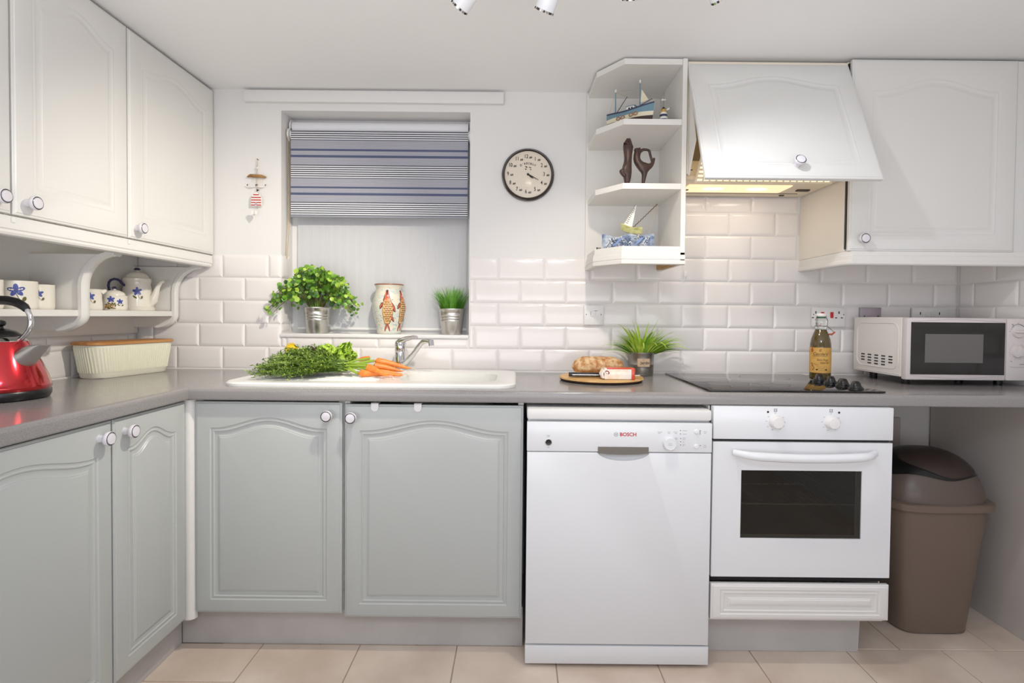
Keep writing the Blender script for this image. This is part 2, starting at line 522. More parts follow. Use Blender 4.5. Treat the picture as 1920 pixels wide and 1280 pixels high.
# window: sill, frame, glass
win = structure(thing('window_1', None, None, (WX0, .1, WZ0)))
MB().box(WX0, WX1, -.012, .16, WZ0 - .002, WZ0 + .014, b=.003).build('window_sill', WPLAS, win)
mb = MB()
slab(mb, [WX0, WX0 + .045, (WX0 + WX1) / 2 - .025, (WX0 + WX1) / 2 + .025, WX1 - .045, WX1], [WZ0 + .014, WZ0 + .065, WZ1 - .05, WZ1], lambda i, j: i in (0, 2, 4) or j in (0, 2), .12, .155, XZ)
bevel_obj(mb.build('window_frame', WPLAS, win, 0), .004)
for a, b in ((WX0 + .045, (WX0 + WX1) / 2 - .025), ((WX0 + WX1) / 2 + .025, WX1 - .045)):
    MB().box(a, b, .134, .138, WZ0 + .065, WZ1 - .05).build('window_pane', GLASSM, win)
# boxed batten above the window
o = MB().box(-1.2, -.066, -.022, 0, 2.078, 2.128, b=.002).build('trim_1', WALL); structure(o)

# ------------------------------------------------------------------ cabinet pieces
def door_mesh(w, h, t=.018, arch=True, mg=(.05, .045, .088, .036), deep=1.0, cells=40):
    ms, mbt, mt, rise = mg
    def top(x):
        if not arch: return h - mt
        u = abs((x - w / 2) / (w / 2 - ms - .012))
        return h - mt + rise * (0.5 * (1 + math.cos(PI * min(u, 1))))
    def ring(d, y, path):
        pts = []
        x0, x1 = (ms + d, w - ms - d) if path else (d, w - d)
        for k in range(cells + 1):
            x = x1 + (x0 - x1) * k / cells
            if path:
                xx = w / 2 + (x - w / 2) * (w / 2 - ms) / (w / 2 - ms - d)
                z = top(xx) - d
            else: z = h - d
            pts.append((x, y, z))
        z0 = mbt + d if path else d
        pts += [(x0, y, z0), (x1, y, z0)]
        return pts
    q = deep
    R = [ring(0, t, 0), ring(0, .0055, 0), ring(.002, .0035, 0), ring(.0055, .0028, 0), ring(.0075, .0005, 0), ring(.010, 0, 0),
         ring(0, 0, 1), ring(.003, .0028 * q, 1), ring(.007, .0032 * q, 1), ring(.009, .0016 * q, 1), ring(.012, .0016 * q, 1), ring(.0145, .0045 * q, 1), ring(.021, .0060 * q, 1), ring(.0275, .0048 * q, 1),
         ring(.0295, .0026 * q, 1), ring(.032, .0026 * q, 1), ring(.0335, .0008 * q, 1), ring(.036, .0004 * q, 1)]
    m = MB().loft(R)
    return m.mesh('door', DOOR if arch is not None else DOOR, 24)
def set_mat(me, m):
    me.materials.clear(); me.materials.append(m); return me
kb = MB()
kb.xf = Matrix.Rotation(PI / 2, 4, 'X')
kb.lathe([(.011, 0), (.0105, .012), (.0125, .016), (.0185, .021), (.0195, .026), (.0185, .0305), (.0178, .0315), (.0158, .0325), (.0148, .0315), (.0142, .0330), (.008, .0338), (0, .0340)], 28, mi=[0, 0, 0, 0, 0, 0, 1, 1, 0, 0, 0], cap0=True, cap1=False)
KNOB = kb.mesh('knob', [KNOBW, DCHROME], 40)
def hang_door(root, w, h, loc, rz, knob, m=None, rx=0.0, **k):
    me = set_mat(door_mesh(w, h, **k), m or DOOR)
    d = inst('door', me, root, Vector(loc) - root.location, (rx, 0, rz))
    if knob: inst('knob', KNOB, d, (knob[0], 0, knob[1]))
    return d
def carcass(mb, x0, x1, y0, y1, z0, z1, open_side, t=.018, top=True):
    """boards of a cabinet, open on one side ('-y' or '+x')"""
    if open_side == '-y':
        mb.box(x0, x0 + t, y0, y1, z0, z1).box(x1 - t, x1, y0, y1, z0, z1)
        mb.box(x0 + t, x1 - t, y1 - t, y1, z0, z1)
        mb.box(x0 + t, x1 - t, y0, y1 - t, z0, z0 + t)
        if top: mb.box(x0 + t, x1 - t, y0, y1 - t, z1 - t, z1)
    else:
        mb.box(x0, x1, y0, y0 + t, z0, z1).box(x0, x1, y1 - t, y1, z0, z1)
        mb.box(x0, x0 + t, y0 + t, y1 - t, z0, z1)
        mb.box(x0 + t, x1, y0 + t, y1 - t, z0, z0 + t)
        if top: mb.box(x0 + t, x1, y0 + t, y1 - t, z1 - t, z1)
    return mb

# left wall cabinets (doors face +X)
UX = -1.338
for (y0, y1, kx, lab) in ((-.527, -.004, .03, 'white gloss wall cabinet on the left wall, closest to the window wall'),
                          (-.954, -.529, .036, 'white gloss wall cabinet on the left wall, middle of the three'),
                          (-1.40, -.956, .444 - .052, 'white gloss wall cabinet cut off by the left edge of the photo')):
    r = thing('wall_cabinet', lab, 'cabinet', (XL, (y0 + y1) / 2, 1.405), group='wall cabinets on the left wall')
    carcass(MB(), XL, UX - .02, y0, y1, 1.405, 2.124, '+x').build('body', CARC, r)
    hang_door(r, y1 - y0 - .004, .716, (UX, y0 + .002, 1.411), PI / 2, (kx, .037), UDOOR, mg=(.055, .065, .10, .04), deep=.4)
# light pelmet under them
r = thing('light_pelmet', 'long white moulded pelmet rail under the left wall cabinets', 'pelmet', (UX, -.7, 1.36))
P = [(-.028, 1.405), (-.002, 1.405), (-.002, 1.388), (.0, 1.385), (.0, 1.372), (-.003, 1.369), (-.003, 1.366), (-.001, 1.362), (-.004, 1.356), (-.012, 1.3535), (-.028, 1.3535)]
mb = MB(); mb.prism([(UX + a, z) for a, z in P], -1.41, -.02, lambda u, v, w: (u, w, v))
mb.build('moulding', UDOOR, r)
# small white clips joining pelmet
for y in (-.528, -.955):
    MB().box(UX - .001, UX + .0008, y - .005, y + .005, 1.389, 1.404).build('joint_cover', WPLAS, r)

# open shelf unit under the wall cabinets
r = thing('open_shelf_unit', 'white open shelf with curved bracket ends under the left wall cabinets', 'shelf', (XL, -.7, 1.06))
MB().box(XL + .001, XL + .014, -1.4, -.012, 1.064, 1.40).build('back_panel', CARC, r)
for a, b in ((-.509, -.046), (-1.0, -.547)):
    bevel_obj(MB().box(XL + .014, -1.5, a, b, 1.138, 1.160).build('shelf', CARC, r), .0015)
def bracket_profile():
    F = -1.492
    top = []
    for k in range(13):                      # concave sweep from the pelmet down to the shelf front
        a = PI / 2 * k / 12
        top.append((F + .115 * (1 - math.sin(a)) , 1.352 - .112 * (1 - math.cos(a))))
    low = []
    for k in range(11):
        a = PI / 2 * k / 10
        low.append((F - .085 * (1 - math.cos(a)), 1.145 - .055 * math.sin(a) if k < 10 else 1.090))
    return top + low
BP = bracket_profile()
for y0, y1 in ((-.547, -.509), (-.046, -.014), (-1.04, -1.0)):
    m = MB()
    inner = [(XL + .014, 1.090), (XL + .014, 1.352)]
    m.prism(BP + inner, y0 + .008, y1 - .008, lambda u, v, w: (u, w, v))
    b = m.build('bracket', CARC, r, 40)
    # moulded nosing that follows the curve, wider than the panel
    m = MB()
    prof = [(-.010, .5), (.002, .5), (.004, .32), (.0065, .22), (.0065, -.22), (.004, -.32), (.002, -.5), (-.010, -.5)]
    rings = []
    for i, (u, v) in enumerate(BP):
        a, c = BP[max(i - 1, 0)], BP[min(i + 1, len(BP) - 1)]
        tx, tz = c[0] - a[0], c[1] - a[1]
        l = math.hypot(tx, tz); nx, nz = -tz / l, tx / l
        rings.append([(u + nx * p, (y0 + y1) / 2 + q * (y1 - y0), v + nz * p) for p, q in prof])
    m.loft(rings).build('bracket_nosing', UDOOR, b, 40)

# left base cabinets (doors face +X)
LX = -1.10
for (y0, y1, kx, lab) in ((-.923, -.599, .04, 'narrow pale base cabinet in the left corner, beside the grey-green corner door'),
                          (-1.50, -.925, .575 - .05, 'wide pale base cabinet at the lower left edge of the photo')):
    r = thing('base_cabinet', lab, 'cabinet', (XL, (y0 + y1) / 2, .14), group='base cabinets along the left wall')
    carcass(MB(), XL + .002, LX - .02, y0, y1, .14, .862, '+x', top=False).build('body', CARC, r)
    hang_door(r, y1 - y0 - .004, .735, (LX, y0 + .002, .124), PI / 2, (kx, .695), BDOOR)
mb = MB(); q = [(-1.10, -.598), (-1.10, -.582)]
pts = [(-1.112, -.575), (-1.112, -.597)] + [(-1.10 + .022 * math.sin(a), -.597 + .0 + .022 * (1 - math.cos(a))) for a in [PI / 2 * k / 8 for k in range(9)]]
mb.prism(pts, .118, .862, XY)
tag(mb.build('corner_post', UDOOR), 'narrow white rounded corner post between the left and back base cabinets', 'post')

# back base cabinets
DF = -.592
r = thing('base_cabinet', 'pale grey-green arched base cabinet left of the sink cabinet', 'cabinet', (-.83, -.3, .14), group='base cabinets under the window')
carcass(MB(), -1.078, -.581, DF + .02, -.01, .14, .862, '-y', top=False).build('body', CARC, r)
hang_door(r, .493, .716, (-1.076, DF, .142), 0, (.45, .674), BDOOR)
r = thing('base_cabinet', 'wide pale grey-green arched base cabinet under the sink bowl', 'cabinet', (-.27, -.3, .14), group='base cabinets under the window')
carcass(MB(), -.579, .026, DF + .02, -.01, .14, .862, '-y', top=False).build('body', CARC, r)
hang_door(r, .599, .722, (-.574, DF, .131), 0, (.028, .68), BDOOR)
for x, lab in ((-.472, 'white over-door hook on the sink cabinet door, left one'), (-.328, 'white over-door hook on the sink cabinet door, right one')):
    m = MB()
    pts = [(-.0125, .857), (.0125, .857)] + [(.0125 * math.cos(a), .8425 + -.0125 * math.sin(a)) for a in [PI * k / 10 for k in range(11)]]
    m.prism([(x + a, b) for a, b in pts], DF - .004, DF - .0005, XZ)
    m.box(x - .0125, x + .0125, DF - .004, DF + .022, .856, .8585)
    tag(m.build('over_door_hook', WPLAS), lab, 'hook', 'over-door hooks')
o = thing('plinth', 'white plinth board along the floor under the window base cabinets', 'plinth', (-.55, -.53, 0))
MB().box(-1.158, .03, -.53, -.514, 0.001, .138).build('board', PLIN, o)
o = thing('plinth', 'white plinth board along the floor under the left base cabinets', 'plinth', (-1.17, -1.0, 0))
MB().box(-1.175, -1.159, -1.55, -.532, 0.001, .135).build('board', PLIN, o)

# worktop: one L-shaped postformed top with an opening for the sink
WT0 = .865
mb = MB()
xs = [XL, -1.105, -.46, -.05, XR]
ys = [-1.7, -.592, -.47, -.15, 0.0]
slab(mb, xs, ys, lambda i, j: (j >= 1 or i == 0) and not (i == 2 and j == 2), WT0, ZW, XY)
R_ = .012
nose = [(0, ZW)] + [(.008 + R_ * math.sin(a), ZW - R_ + R_ * math.cos(a)) for a in [PI / 2 * k / 6 for k in range(7)]] + [(.008 + R_ - .006 * (1 - math.cos(a)), WT0 + .006 - .006 * math.sin(a)) for a in [PI / 2 * k / 4 for k in range(5)]] + [(0, WT0)]
n = len(nose)
A = [(-1.105 + d, -1.7, z) for d, z in nose]; B = [(-1.105 + d, -.592 - d, z) for d, z in nose]; C_ = [(XR, -.592 - d, z) for d, z in nose]
mb.loft([A, B, C_], closed=False, cap0=False, cap1=False)
work = mb.build('surface', WORK, thing('worktop', 'grey speckled L-shaped worktop running round the corner', 'worktop', (-.3, -.3, WT0)), 40)
MB().box(-1.0885, -1.0865, -.6118, -.592, WT0 - .0005, ZW - .01).build('joint_strip', mat('joint_grey', (120, 116, 115), .4), work.parent)
for a, b, nm in (((-1.688, 0), (1.95, 0), 0), ((XL, 0), (XL, -1.7), 1)):
    m = MB()
    if nm == 0: m.tube([(XL, -.009, ZW + .001), (XR, -.009, ZW + .001)], .004, 6)
    else: m.tube([(XL + .009, 0, ZW + .001), (XL + .009, -1.7, ZW + .001)], .004, 6)
    m.build('sealant_bead', WPLAS, work.parent)

# sink
r = thing('sink', 'white inset sink with drainer on the left and bowl on the right', 'sink', (-.5, -.31, ZW))
o1 = rrect(-1.02, -.002, -.558, -.05, .075); o2 = rrect(-1.014, -.008, -.552, -.056, .07)
b0 = rrect(-.445, -.065, -.465, -.155, .07); b1 = rrect(-.435, -.075, -.455, -.165, .065); b2 = rrect(-.425, -.085, -.445, -.175, .06); b3 = rrect(-.40, -.11, -.42, -.20, .05)
mb = MB()
mb.loft([[(x, y, z) for x, y in q] for q, z in ((o1, ZW - .0005), (o1, ZW + .008), (o2, ZW + .013), (b0, ZW + .013), (b1, ZW + .009), (b2, ZW - .10), (b3, ZW - .125))], cap0=False)
mb.build('basin', SINKW, r)
m = MB()
for k in range(9):
    y = -.47 + k * .042
    m.tube([(-.93, y, ZW + .0125), (-.5, y, ZW + .0125)], .003, 6)
m.build('drainer_ridges', SINKW, r)
m = MB(); m.lathe([(.042, 0), (.042, .003), (.03, .004), (.0, .002)], 20, (-.255, -.31, ZW - .125)); m.build('waste', CHROME, r)
# tap
r = thing('mixer_tap', 'chrome single-lever mixer tap behind the sink', 'tap', (-.497, -.085, ZW + .013))
m = MB(); m.lathe([(.030, 0), (.030, .006), (.0245, .012), (.0240, .075), (.0225, .078), (.0240, .081), (.0242, .115), (.020, .125), (.008, .13), (0, .13)], 28, (-.497, -.085, ZW + .013)); m.build('tap_body', CHROME, r)
m = MB(); m.tube([(-.512, -.085, 1.022), (-.497, -.095, 1.040), (-.470, -.105, 1.052), (-.435, -.115, 1.060), (-.418, -.12, 1.060)], [.012, .014, .011, .008, .006], 12); m.build('lever', CHROME, r)
m = MB(); m.tube([(-.487, -.10, .945), (-.465, -.118, .955), (-.43, -.15, .99), (-.395, -.18, 1.033), (-.38, -.195, 1.046), (-.362, -.208, 1.049), (-.347, -.218, 1.046)], [.013, .0125, .011, .010, .010, .010, .0105], 14)
m.tube([(-.346, -.219, 1.053), (-.343, -.222, 1.030)], .0115, 14); m.build('spout', CHROME, r)

# ------------------------------------------------------------------ dishwasher
r = thing('dishwasher', 'white freestanding dishwasher with red lettering, left of the oven', 'dishwasher', (.34, -.35, 0))
DX0, DX1, DY = .037, .640, -.645
MB().box(DX0 + .004, DX1 - .004, DY + .03, -.03, .03, .815).build('body', WHITE, r)
m = MB(); m.box(DX0, DX1, DY + .006, -.03, .817, .852, b=.006); m.build('lid', WPLAS, r)
m = MB(); m.box(DX0, DX1, DY, DY + .03, .714, .810, b=.003); cp = m.build('control_panel', WHITE, r)
# door with finger scoop
bm_ = MB(); bm_.box(DX0 + .001, DX1 - .001, DY + .001, DY + .028, .078, .712, b=.003); dd = bm_.build('door', WHITE, r)
cut = MB(); cut.lathe([(math.sin(PI * k / 16) , -math.cos(PI * k / 16)) for k in range(17)], 32)
cme = cut.mesh('scoop', WHITE)
co = inst('scoop', cme, None, (.352, DY, .719), (0, 0, 0)); co.scale = (.088, .022, .034)
bmod = dd.modifiers.new('b', 'BOOLEAN'); bmod.object = co; bmod.operation = 'DIFFERENCE'; bmod.solver = 'EXACT'
bpy.context.view_layer.update()
dg = bpy.context.evaluated_depsgraph_get()
nm = bpy.data.meshes.new_from_object(dd.evaluated_get(dg))
dd.modifiers.clear(); dd.data = nm; bpy.data.objects.remove(co)
nm.shade_smooth(); nm.set_sharp_from_angle(angle=math.radians(30))
m = MB(); m.prism([(.268, .731), (.433, .731), (.433, .711), (.40, .707), (.35, .7055), (.30, .707), (.268, .711)], DY - .003, DY + .012, XZ); m.build('handle', GREYH, r)
m = MB(); m.box(DX0, DX1, DY + .002, DY + .03, .012, .072, b=.002); m.build('kick_panel', WHITE, r)
for x in (DX0 + .04, DX1 - .04):
    for y in (-.60, -.08):
        m = MB(); m.lathe([(.016, .0), (.016, .008), (.010, .01), (.010, .03)], 12, (x, y, 0)); m.build('foot', BLACK, r)
def dial(px, pz, y, R, h, tapered=.92):
    k = MB(); k.xf = Matrix.Translation((px, y, pz)) @ Matrix.Rotation(PI / 2, 4, 'X')
    k.lathe([(R * 1.02, 0), (R, .002), (R, h * .7), (R * tapered, h), (R * .8, h * 1.02), (R * .78, h * .96), (0, h * .96)], 28, cap1=False)
    return k
dial(.500, .745, DY, .0215, .016).build('knob', WHITE, cp)
for px, pz in ((.588, .783), (.588, .735)):
    k = MB(); k.xf = Matrix.Translation((px, DY, pz)) @ Matrix.Rotation(PI / 2, 4, 'X')
    k.lathe([(.008, 0), (.0078, .003), (.006, .0048), (0, .0052)], 16, cap1=False); k.build('button', WHITE, cp)
k = MB(); k.xf = Matrix.Translation((.107, DY, .745)) @ Matrix.Rotation(PI / 2, 4, 'X')
k.lathe([(.0115, 0), (.0115, .003), (.0095, .004), (.004, .003), (0, .003)], 18, mi=[0, 0, 1, 1], cap1=False); k.build('power_button', [CHROME, BLACK], cp)
FP = lambda u, v: (u, DY - .0006, v)
m = MB()
write(m, 'BOSCH', .0165, FP, (.366, .7715), mi=0, sx=1.02, bold=.02)
for a in range(28):                                # round emblem
    t0, t1 = 2 * PI * a / 28, 2 * PI * (a + 1) / 28
    m.add([FP(.3265 + r_ * math.cos(t), .7715 + r_ * math.sin(t)) for t, r_ in ((t0, .0068), (t1, .0068), (t1, .0058), (t0, .0058))], [(0, 1, 2, 3)], 1)
for q in ((-.0030, -.0020, -.0040, .0040), (.0020, .0030, -.0040, .0040), (-.0030, .0030, -.0006, .0006)):
    m.add([FP(.3265 + q[0], .7715 + q[2]), FP(.3265 + q[1], .7715 + q[2]), FP(.3265 + q[1], .7715 + q[3]), FP(.3265 + q[0], .7715 + q[3])], [(0, 1, 2, 3)], 1)
def dash(x0, x1, z, mi=2, h=.0014): m.add([FP(x0, z - h / 2), FP(x1, z - h / 2), FP(x1, z + h / 2), FP(x0, z + h / 2)], [(0, 1, 2, 3)], mi)
for x0, x1, z in ((.462, .478, .781), (.463, .472, .777), (.494, .504, .781), (.496, .502, .777), (.513, .526, .781), (.518, .525, .777), (.518, .528, .762), (.518, .526, .758),
                  (.543, .557, .786), (.543, .556, .775), (.543, .554, .762), (.543, .552, .757), (.543, .549, .749), (.543, .553, .741), (.543, .549, .737),
                  (.611, .622, .783), (.613, .619, .778), (.612, .620, .739), (.611, .622, .733), (.101, .112, .766), (.103, .111, .763), (.103, .110, .727)):
    dash(x0, x1, z)
for x, z in ((.536, .7865), (.536, .7755), (.537, .7605), (.537, .750), (.537, .7395), (.600, .7865), (.600, .7815), (.600, .7765), (.601, .738)):
    m.add([FP(*p) for p in ellipse2(.0015, .0015, (x, z), n=8)], [tuple(range(8))], 3)
for z, w in ((.746, .012), (.741, .014)):
    m.add([(.499 - w / 2, DY - .0163, z), (.499 + w / 2, DY - .0163, z), (.499 + w / 2, DY - .0163, z + .0012), (.499 - w / 2, DY - .0163, z + .0012)], [(0, 1, 2, 3)], 2)
tag(m.build('lettering', [REDP, LOGOG, PRINTL, PRINTD], cp, 0, recalc=False), kind='stuff')

# ------------------------------------------------------------------ oven
r = thing('built_in_oven', 'white built-in oven with window and bowed handle, under the hob', 'oven', (.94, -.35, .30))
OY = -.632
m = MB(); m.box(.648, 1.238, OY, OY + .03, .757, .864, b=.002); ocp = m.build('control_panel', WHITE, r)
m = MB(); m.box(.652, 1.232, OY + .012, OY + .06, .748, .758); m.build('vent_gap', BLACK, r)
mb = MB()
slab(mb, [.648, .742, 1.139, 1.236], [.302, .430, .655, .748], lambda i, j: not (i == 1 and j == 1), OY, OY + .035, XZ)
od = bevel_obj(mb.build('door', WHITE, r, 0), .0015)
MB().box(.742, 1.139, OY + .004, OY + .008, .430, .655).build('window_glass', OVENGL, od)
hp = []
for k in range(21):
    u = k / 20; x = .712 + (1.170 - .712) * u
    e = min(u, 1 - u)
    hp.append((x, OY - .012 - .036 * min(1, (e / .12)) ** .6 if e < .12 else OY - .048, .716 - .009 * math.sin(PI * u)))
m = MB(); m.tube(hp, [.011 + .003 * min(1, k / 3, (20 - k) / 3) for k in range(21)], 16); m.build('handle', WHITE, od)
mb = MB()
mb.box(.655, .67, OY + .036, -.06, .31, .748).box(1.215, 1.23, OY + .036, -.06, .31, .748).box(.67, 1.215, -.075, -.06, .31, .748).box(.67, 1.215, OY + .036, -.075, .31, .36).box(.67, 1.215, OY + .036, -.075, .70, .748)
mb.build('cavity', ENAMEL, r, 0)
m = MB()
for k in range(20):
    x = .69 + k * .027
    m.tube([(x, OY + .06, .527), (x, -.10, .527)], .0016, 6)
for y in (OY + .06, -.35, -.10): m.tube([(.675, y, .524), (1.21, y, .524)], .0022, 6)
m.build('wire_rack', STEEL, r)
for px, lab in ((.851, None), (1.033, None)):
    k = MB(); k.xf = Matrix.Translation((px, OY, .815)) @ Matrix.Rotation(PI / 2, 4, 'X')
    k.lathe([(.0225, 0), (.021, .006), (.020, .018), (.017, .022), (.0, .023)], 28, cap1=False)
    k.build('knob', WPLAS, ocp)
FO = lambda u, v: (u, OY - .0006, v)
m = MB()
for cx, sgn in ((.851, -1), (1.033, 1)):
    m.add([FO(*p) for p in ellipse2(.0036, .0036, (cx + sgn * .0255, .8475), n=12)], [tuple(range(12))], 1)
    m.add([FO(*p) for p in ellipse2(.0012, .0012, (cx - .001, .844), n=8)], [tuple(range(8))], 0)
    for q in ((-.005, -.0035, -.005, .005), (.0035, .005, -.005, .005), (-.005, .005, .0038, .005), (-.005, .005, -.005, -.0038), (-.0012, .0012, -.0012, .0012)):
        m.add([FO(cx - .001 + a, .8535 + b) for a, b in ((q[0], q[2]), (q[1], q[2]), (q[1], q[3]), (q[0], q[3]))], [(0, 1, 2, 3)], 0)
    for a in (35, 90 + 50, 180 - 5, 215, 250, 300, 330, 0):
        t = math.radians(a); u0, v0 = cx + .030 * math.cos(t), .815 + .027 * math.sin(t)
        m.add([FO(u0 - .003, v0 - .0012), FO(u0 + .003, v0 - .0012), FO(u0 + .003, v0 + .0006), FO(u0 - .003, v0 + .0006)], [(0, 1, 2, 3)], 2)
tag(m.build('control_markings', [PRINT, mat('indicator_dark_red', (58, 14, 26), .3), PRINTL], ocp, 0, recalc=False), kind='stuff')
# oven housing with drawer front and plinth
r = thing('oven_housing', 'white low oven housing with panelled drawer front under the oven', 'cabinet', (.94, -.3, 0))
m = MB(); m.box(.642, .6465, -.60, -.04, .14, .862).box(1.2385, 1.243, -.575, -.04, .14, .862).box(.648, 1.2385, -.60, -.04, .285, .2995).box(.648, 1.2385, -.60, -.04, .14, .155)
m.build('body', CARC, r, 0)
MB().box(.65, 1.235, -.612, -.602, .281, .301).build('gap_strip', DARKGAP, r)
me = set_mat(door_mesh(.586, .118, arch=False, mg=(.03, .018, .018, 0), cells=4), WPLAS)
inst('drawer_front', me, r, Vector((.647, -.640, .162)) - r.location)
m = MB(); m.prism([(.648, .001), (1.195, .001), (1.2, .139), (.648, .139)], -.545, -.527, XZ); m.build('plinth', PLIN, r, 0)

# end panel at the right, under the worktop
r = thing('end_panel', 'pale upright end panel carrying the worktop beside the taupe bin', 'panel', (1.85, -.4, 0))
MB().box(1.838, 1.87, -.75, -.012, 0.0005, .864).build('board', ENDP, r)
MB().box(1.243, 1.70, -.020, -.001, .10, .72).build('back_board', ENDP, r)

# ------------------------------------------------------------------ bin
r = thing('swing_bin', 'tall taupe plastic swing-lid bin between the oven and the end panel', 'bin', (1.56, -.31, 0))
def srect(cx, cy, hx, hy, z, n=48, p=4.5):
    out = []
    for k in range(n):
        t = 2 * PI * k / n; c, s_ = math.cos(t), math.sin(t)
        out.append((cx + hx * math.copysign(abs(c) ** (2 / p), c), cy + hy * math.copysign(abs(s_) ** (2 / p), s_), z))
    return out
BX, BY = 1.566, -.315
m = MB(); m.loft([srect(BX - .01, BY, .125, .118, 0.001), srect(BX - .01, BY, .132, .125, .006), srect(BX, BY, .180, .155, .475)]); m.build('bucket', BINB, r)
m = MB(); m.loft([srect(BX, BY, .186, .160, .464), srect(BX, BY, .196, .170, .466), srect(BX, BY, .196, .170, .488), srect(BX, BY, .191, .165, .492)]); m.build('rim', BINB, r)
HX, HY, ZB, HB = .190, .164, .492, .165
def dome(u, v): return ZB + HB * max(0.0, 1 - abs(u) ** 2.8 - abs(v) ** 2.8) ** .6 
m = MB()
rings = []
for i in range(15):
    s_ = math.cos(PI / 2 * i / 15); 
    rr_ = []
    for (x, y, z) in srect(0, 0, 1, 1, 0, 48, 2.8):
        rr_.append((BX + HX * x * s_, BY + HY * y * s_, ZB + HB * max(0, 1 - s_ ** 2.8) ** .6))
    rings.append(rr_)
m.loft(rings, cap0=False); bl = m.build('lid', BINL, r, 60)
def flap(cu, cv, au, av, eps, sag, n=40, rn=8, rot=.0, pw=2.0):
    vs, fs = [], []
    for i in range(rn + 1):
        for k in range(n):
            t = 2 * PI * k / n; q = i / rn
            a, b = au * q * math.cos(t), av * q * math.sin(t)
            u, v = cu + a * math.cos(rot) - b * math.sin(rot), cv + a * math.sin(rot) + b * math.cos(rot)
            d = math.hypot(u, v)
            vs.append((BX + HX * u, BY + HY * v, dome(u, v) + eps - sag * (1 - q ** pw)))
    for i in range(rn):
        for k in range(n):
            a, b = i * n + k, i * n + (k + 1) % n
            fs.append((a, b, b + n, a + n))
    return vs, fs
m = MB(); m.add(*flap(-.02, -.31, .85, .58, .005, 0.0, rot=-.08)); fl = m.build('swing_flap', BLACK, r, 60)
m = MB(); m.add(*flap(.05, -.40, .68, .475, .0085, 0.0, rot=-.08)); m.build('flap_dish', BINF, fl, 60)

# ------------------------------------------------------------------ corner shelf unit, hood cabinet, right wall cabinet
SX0, SX1, SF = .306, .618, -.335
plan = [(SX0, -.001), (SX0 + .004, -.215), (.398, SF), (SX1, SF), (SX1, -.001)]
def grow(pts, d):
    return [(SX0 + (-0 if i == 0 else -d * .3), pts[0][1]) if i == 0 else p for i, p in enumerate(pts)]
r = thing('open_end_shelf', 'white open end shelf with angled shelves, between the clock and the cooker hood', 'shelf', (.46, -.15, 1.36))
for z0, z1 in ((2.108, 2.130), (1.882, 1.904), (1.640, 1.662), (1.400, 1.424)):
    m = MB(); m.prism(plan, z0, z1, XY); bevel_obj(m.build('shelf', CARC, r, 0), .0012)
MB().box(SX1, SX1 + .018, SF - .004, -.001, 1.357, 2.13, b=.001, seg=1).build('side_panel', CARC, r)
MB().box(SX0 + .002, SX1, -.012, -.001, 1.424, 2.108).build('back_panel', CARC, r)
MB().box(SX0 - .008, SX0 + .002, -.014, -.001, 1.37, 2.125).build('wall_strip', CARC, r)
# moulded pelmet round the bottom shelf
def offset_plan(d): return [(SX0 - d, -.001), (SX0 + .004 - d, -.215 - d * .4), (.398 - d * .5, SF - d), (SX1 + .018, SF - d)]
prof = [(0, 1.400), (.004, 1.400), (.004, 1.392), (.006, 1.391), (.006, 1.375), (.004, 1.374), (.004, 1.371), (.007, 1.369), (.006, 1.357), (.0, 1.354), (-.012, 1.354), (-.012, 1.400)]
m = MB(); m.loft([[(offset_plan(d)[k][0], offset_plan(d)[k][1], z) for d, z in prof] for k in range(4)]); m.build('pelmet', CARC, r, 25)
MB().box(.590, .617, -.32, -.1, 1.355, 1.395).build('raw_batten', CHIP, r)

r = thing('cooker_hood_cabinet', 'white cooker hood cabinet with lifted flap door, right of the open end shelf', 'cabinet', (.94, -.15, 1.69))
HX0, HX1 = .640, 1.243
m = MB(); m.box(HX0, HX0 + .016, -.33, -.001, 1.70, 2.122).box(HX1 - .016, HX1, -.33, -.001, 1.70, 2.122).box(HX0 + .016, HX1 - .016, -.33, -.001, 2.106, 2.122).box(HX0 + .016, HX1 - .016, -.016, -.001, 1.76, 2.106)
m.build('body', mat('hood_carcass_cream', (236, 226, 208), .5), r, 0)
ang_ = math.atan2(.215, .482)
hd = hang_door(r, .607, .528, (HX0 - .002, -.335 - .215, 1.633), 0, None, DOOR, rx=0, mg=(.055, .05, .10, .042), deep=.4)
hd.rotation_euler = (-math.atan2(.215, .482), 0, 0)
inst('knob', KNOB, hd, (.318, 0, .052))
# extractor
mb = MB(); mb.box(HX0 + .004, HX1 - .004, -.30, -.012, 1.687, 1.70).box(HX0 + .02, HX1 - .02, -.29, -.03, 1.70, 1.76); hood = mb.build('extractor_body', HOODP, r, 0)
MB().box(.685, 1.10, -.22, -.10, 1.683, 1.687).build('lamp_diffuser', HOODL, hood)
for x in (.80, .98):
    m = MB(); m.fan([(x + a, -.165 + b, 1.6825) for a, b in ellipse2(.042, .022, (0, 0), 0, 16)]); m.build('bulb', HOODB, hood, 0)
for x in (.655, 1.155): MB().box(x, x + .05, -.155, -.135, 1.6815, 1.687).build('catch', HOODC, hood)
for x in (1.13,): MB().box(x, x + .02, -.05, -.043, 1.683, 1.687).build('catch', HOODC, hood)
MB().box(HX0 + .006, HX1 - .05, -.078, -.074, 1.6855, 1.6875).build('seam', HOODC, hood)
m = MB(); sl = MB()
va, vb = Vector((0, -.325, 1.668)), Vector((0, -.428, 1.79))      # tilted slotted visor behind the door
t_ = (vb - va); L_ = t_.length; t_.normalize(); nrm = Vector((0, t_.z, -t_.y))
def vis(x, l, d): q = va + t_ * l + nrm * d; return (x, q.y, q.z)
m.add([vis(x, l, d) for d in (0, .004) for l in (0, L_) for x in (.672, 1.195)], [(0, 1, 3, 2), (4, 6, 7, 5), (0, 4, 5, 1), (2, 3, 7, 6), (0, 2, 6, 4), (1, 5, 7, 3)])
vz = m.build('slotted_visor', HOODP, r, 0)
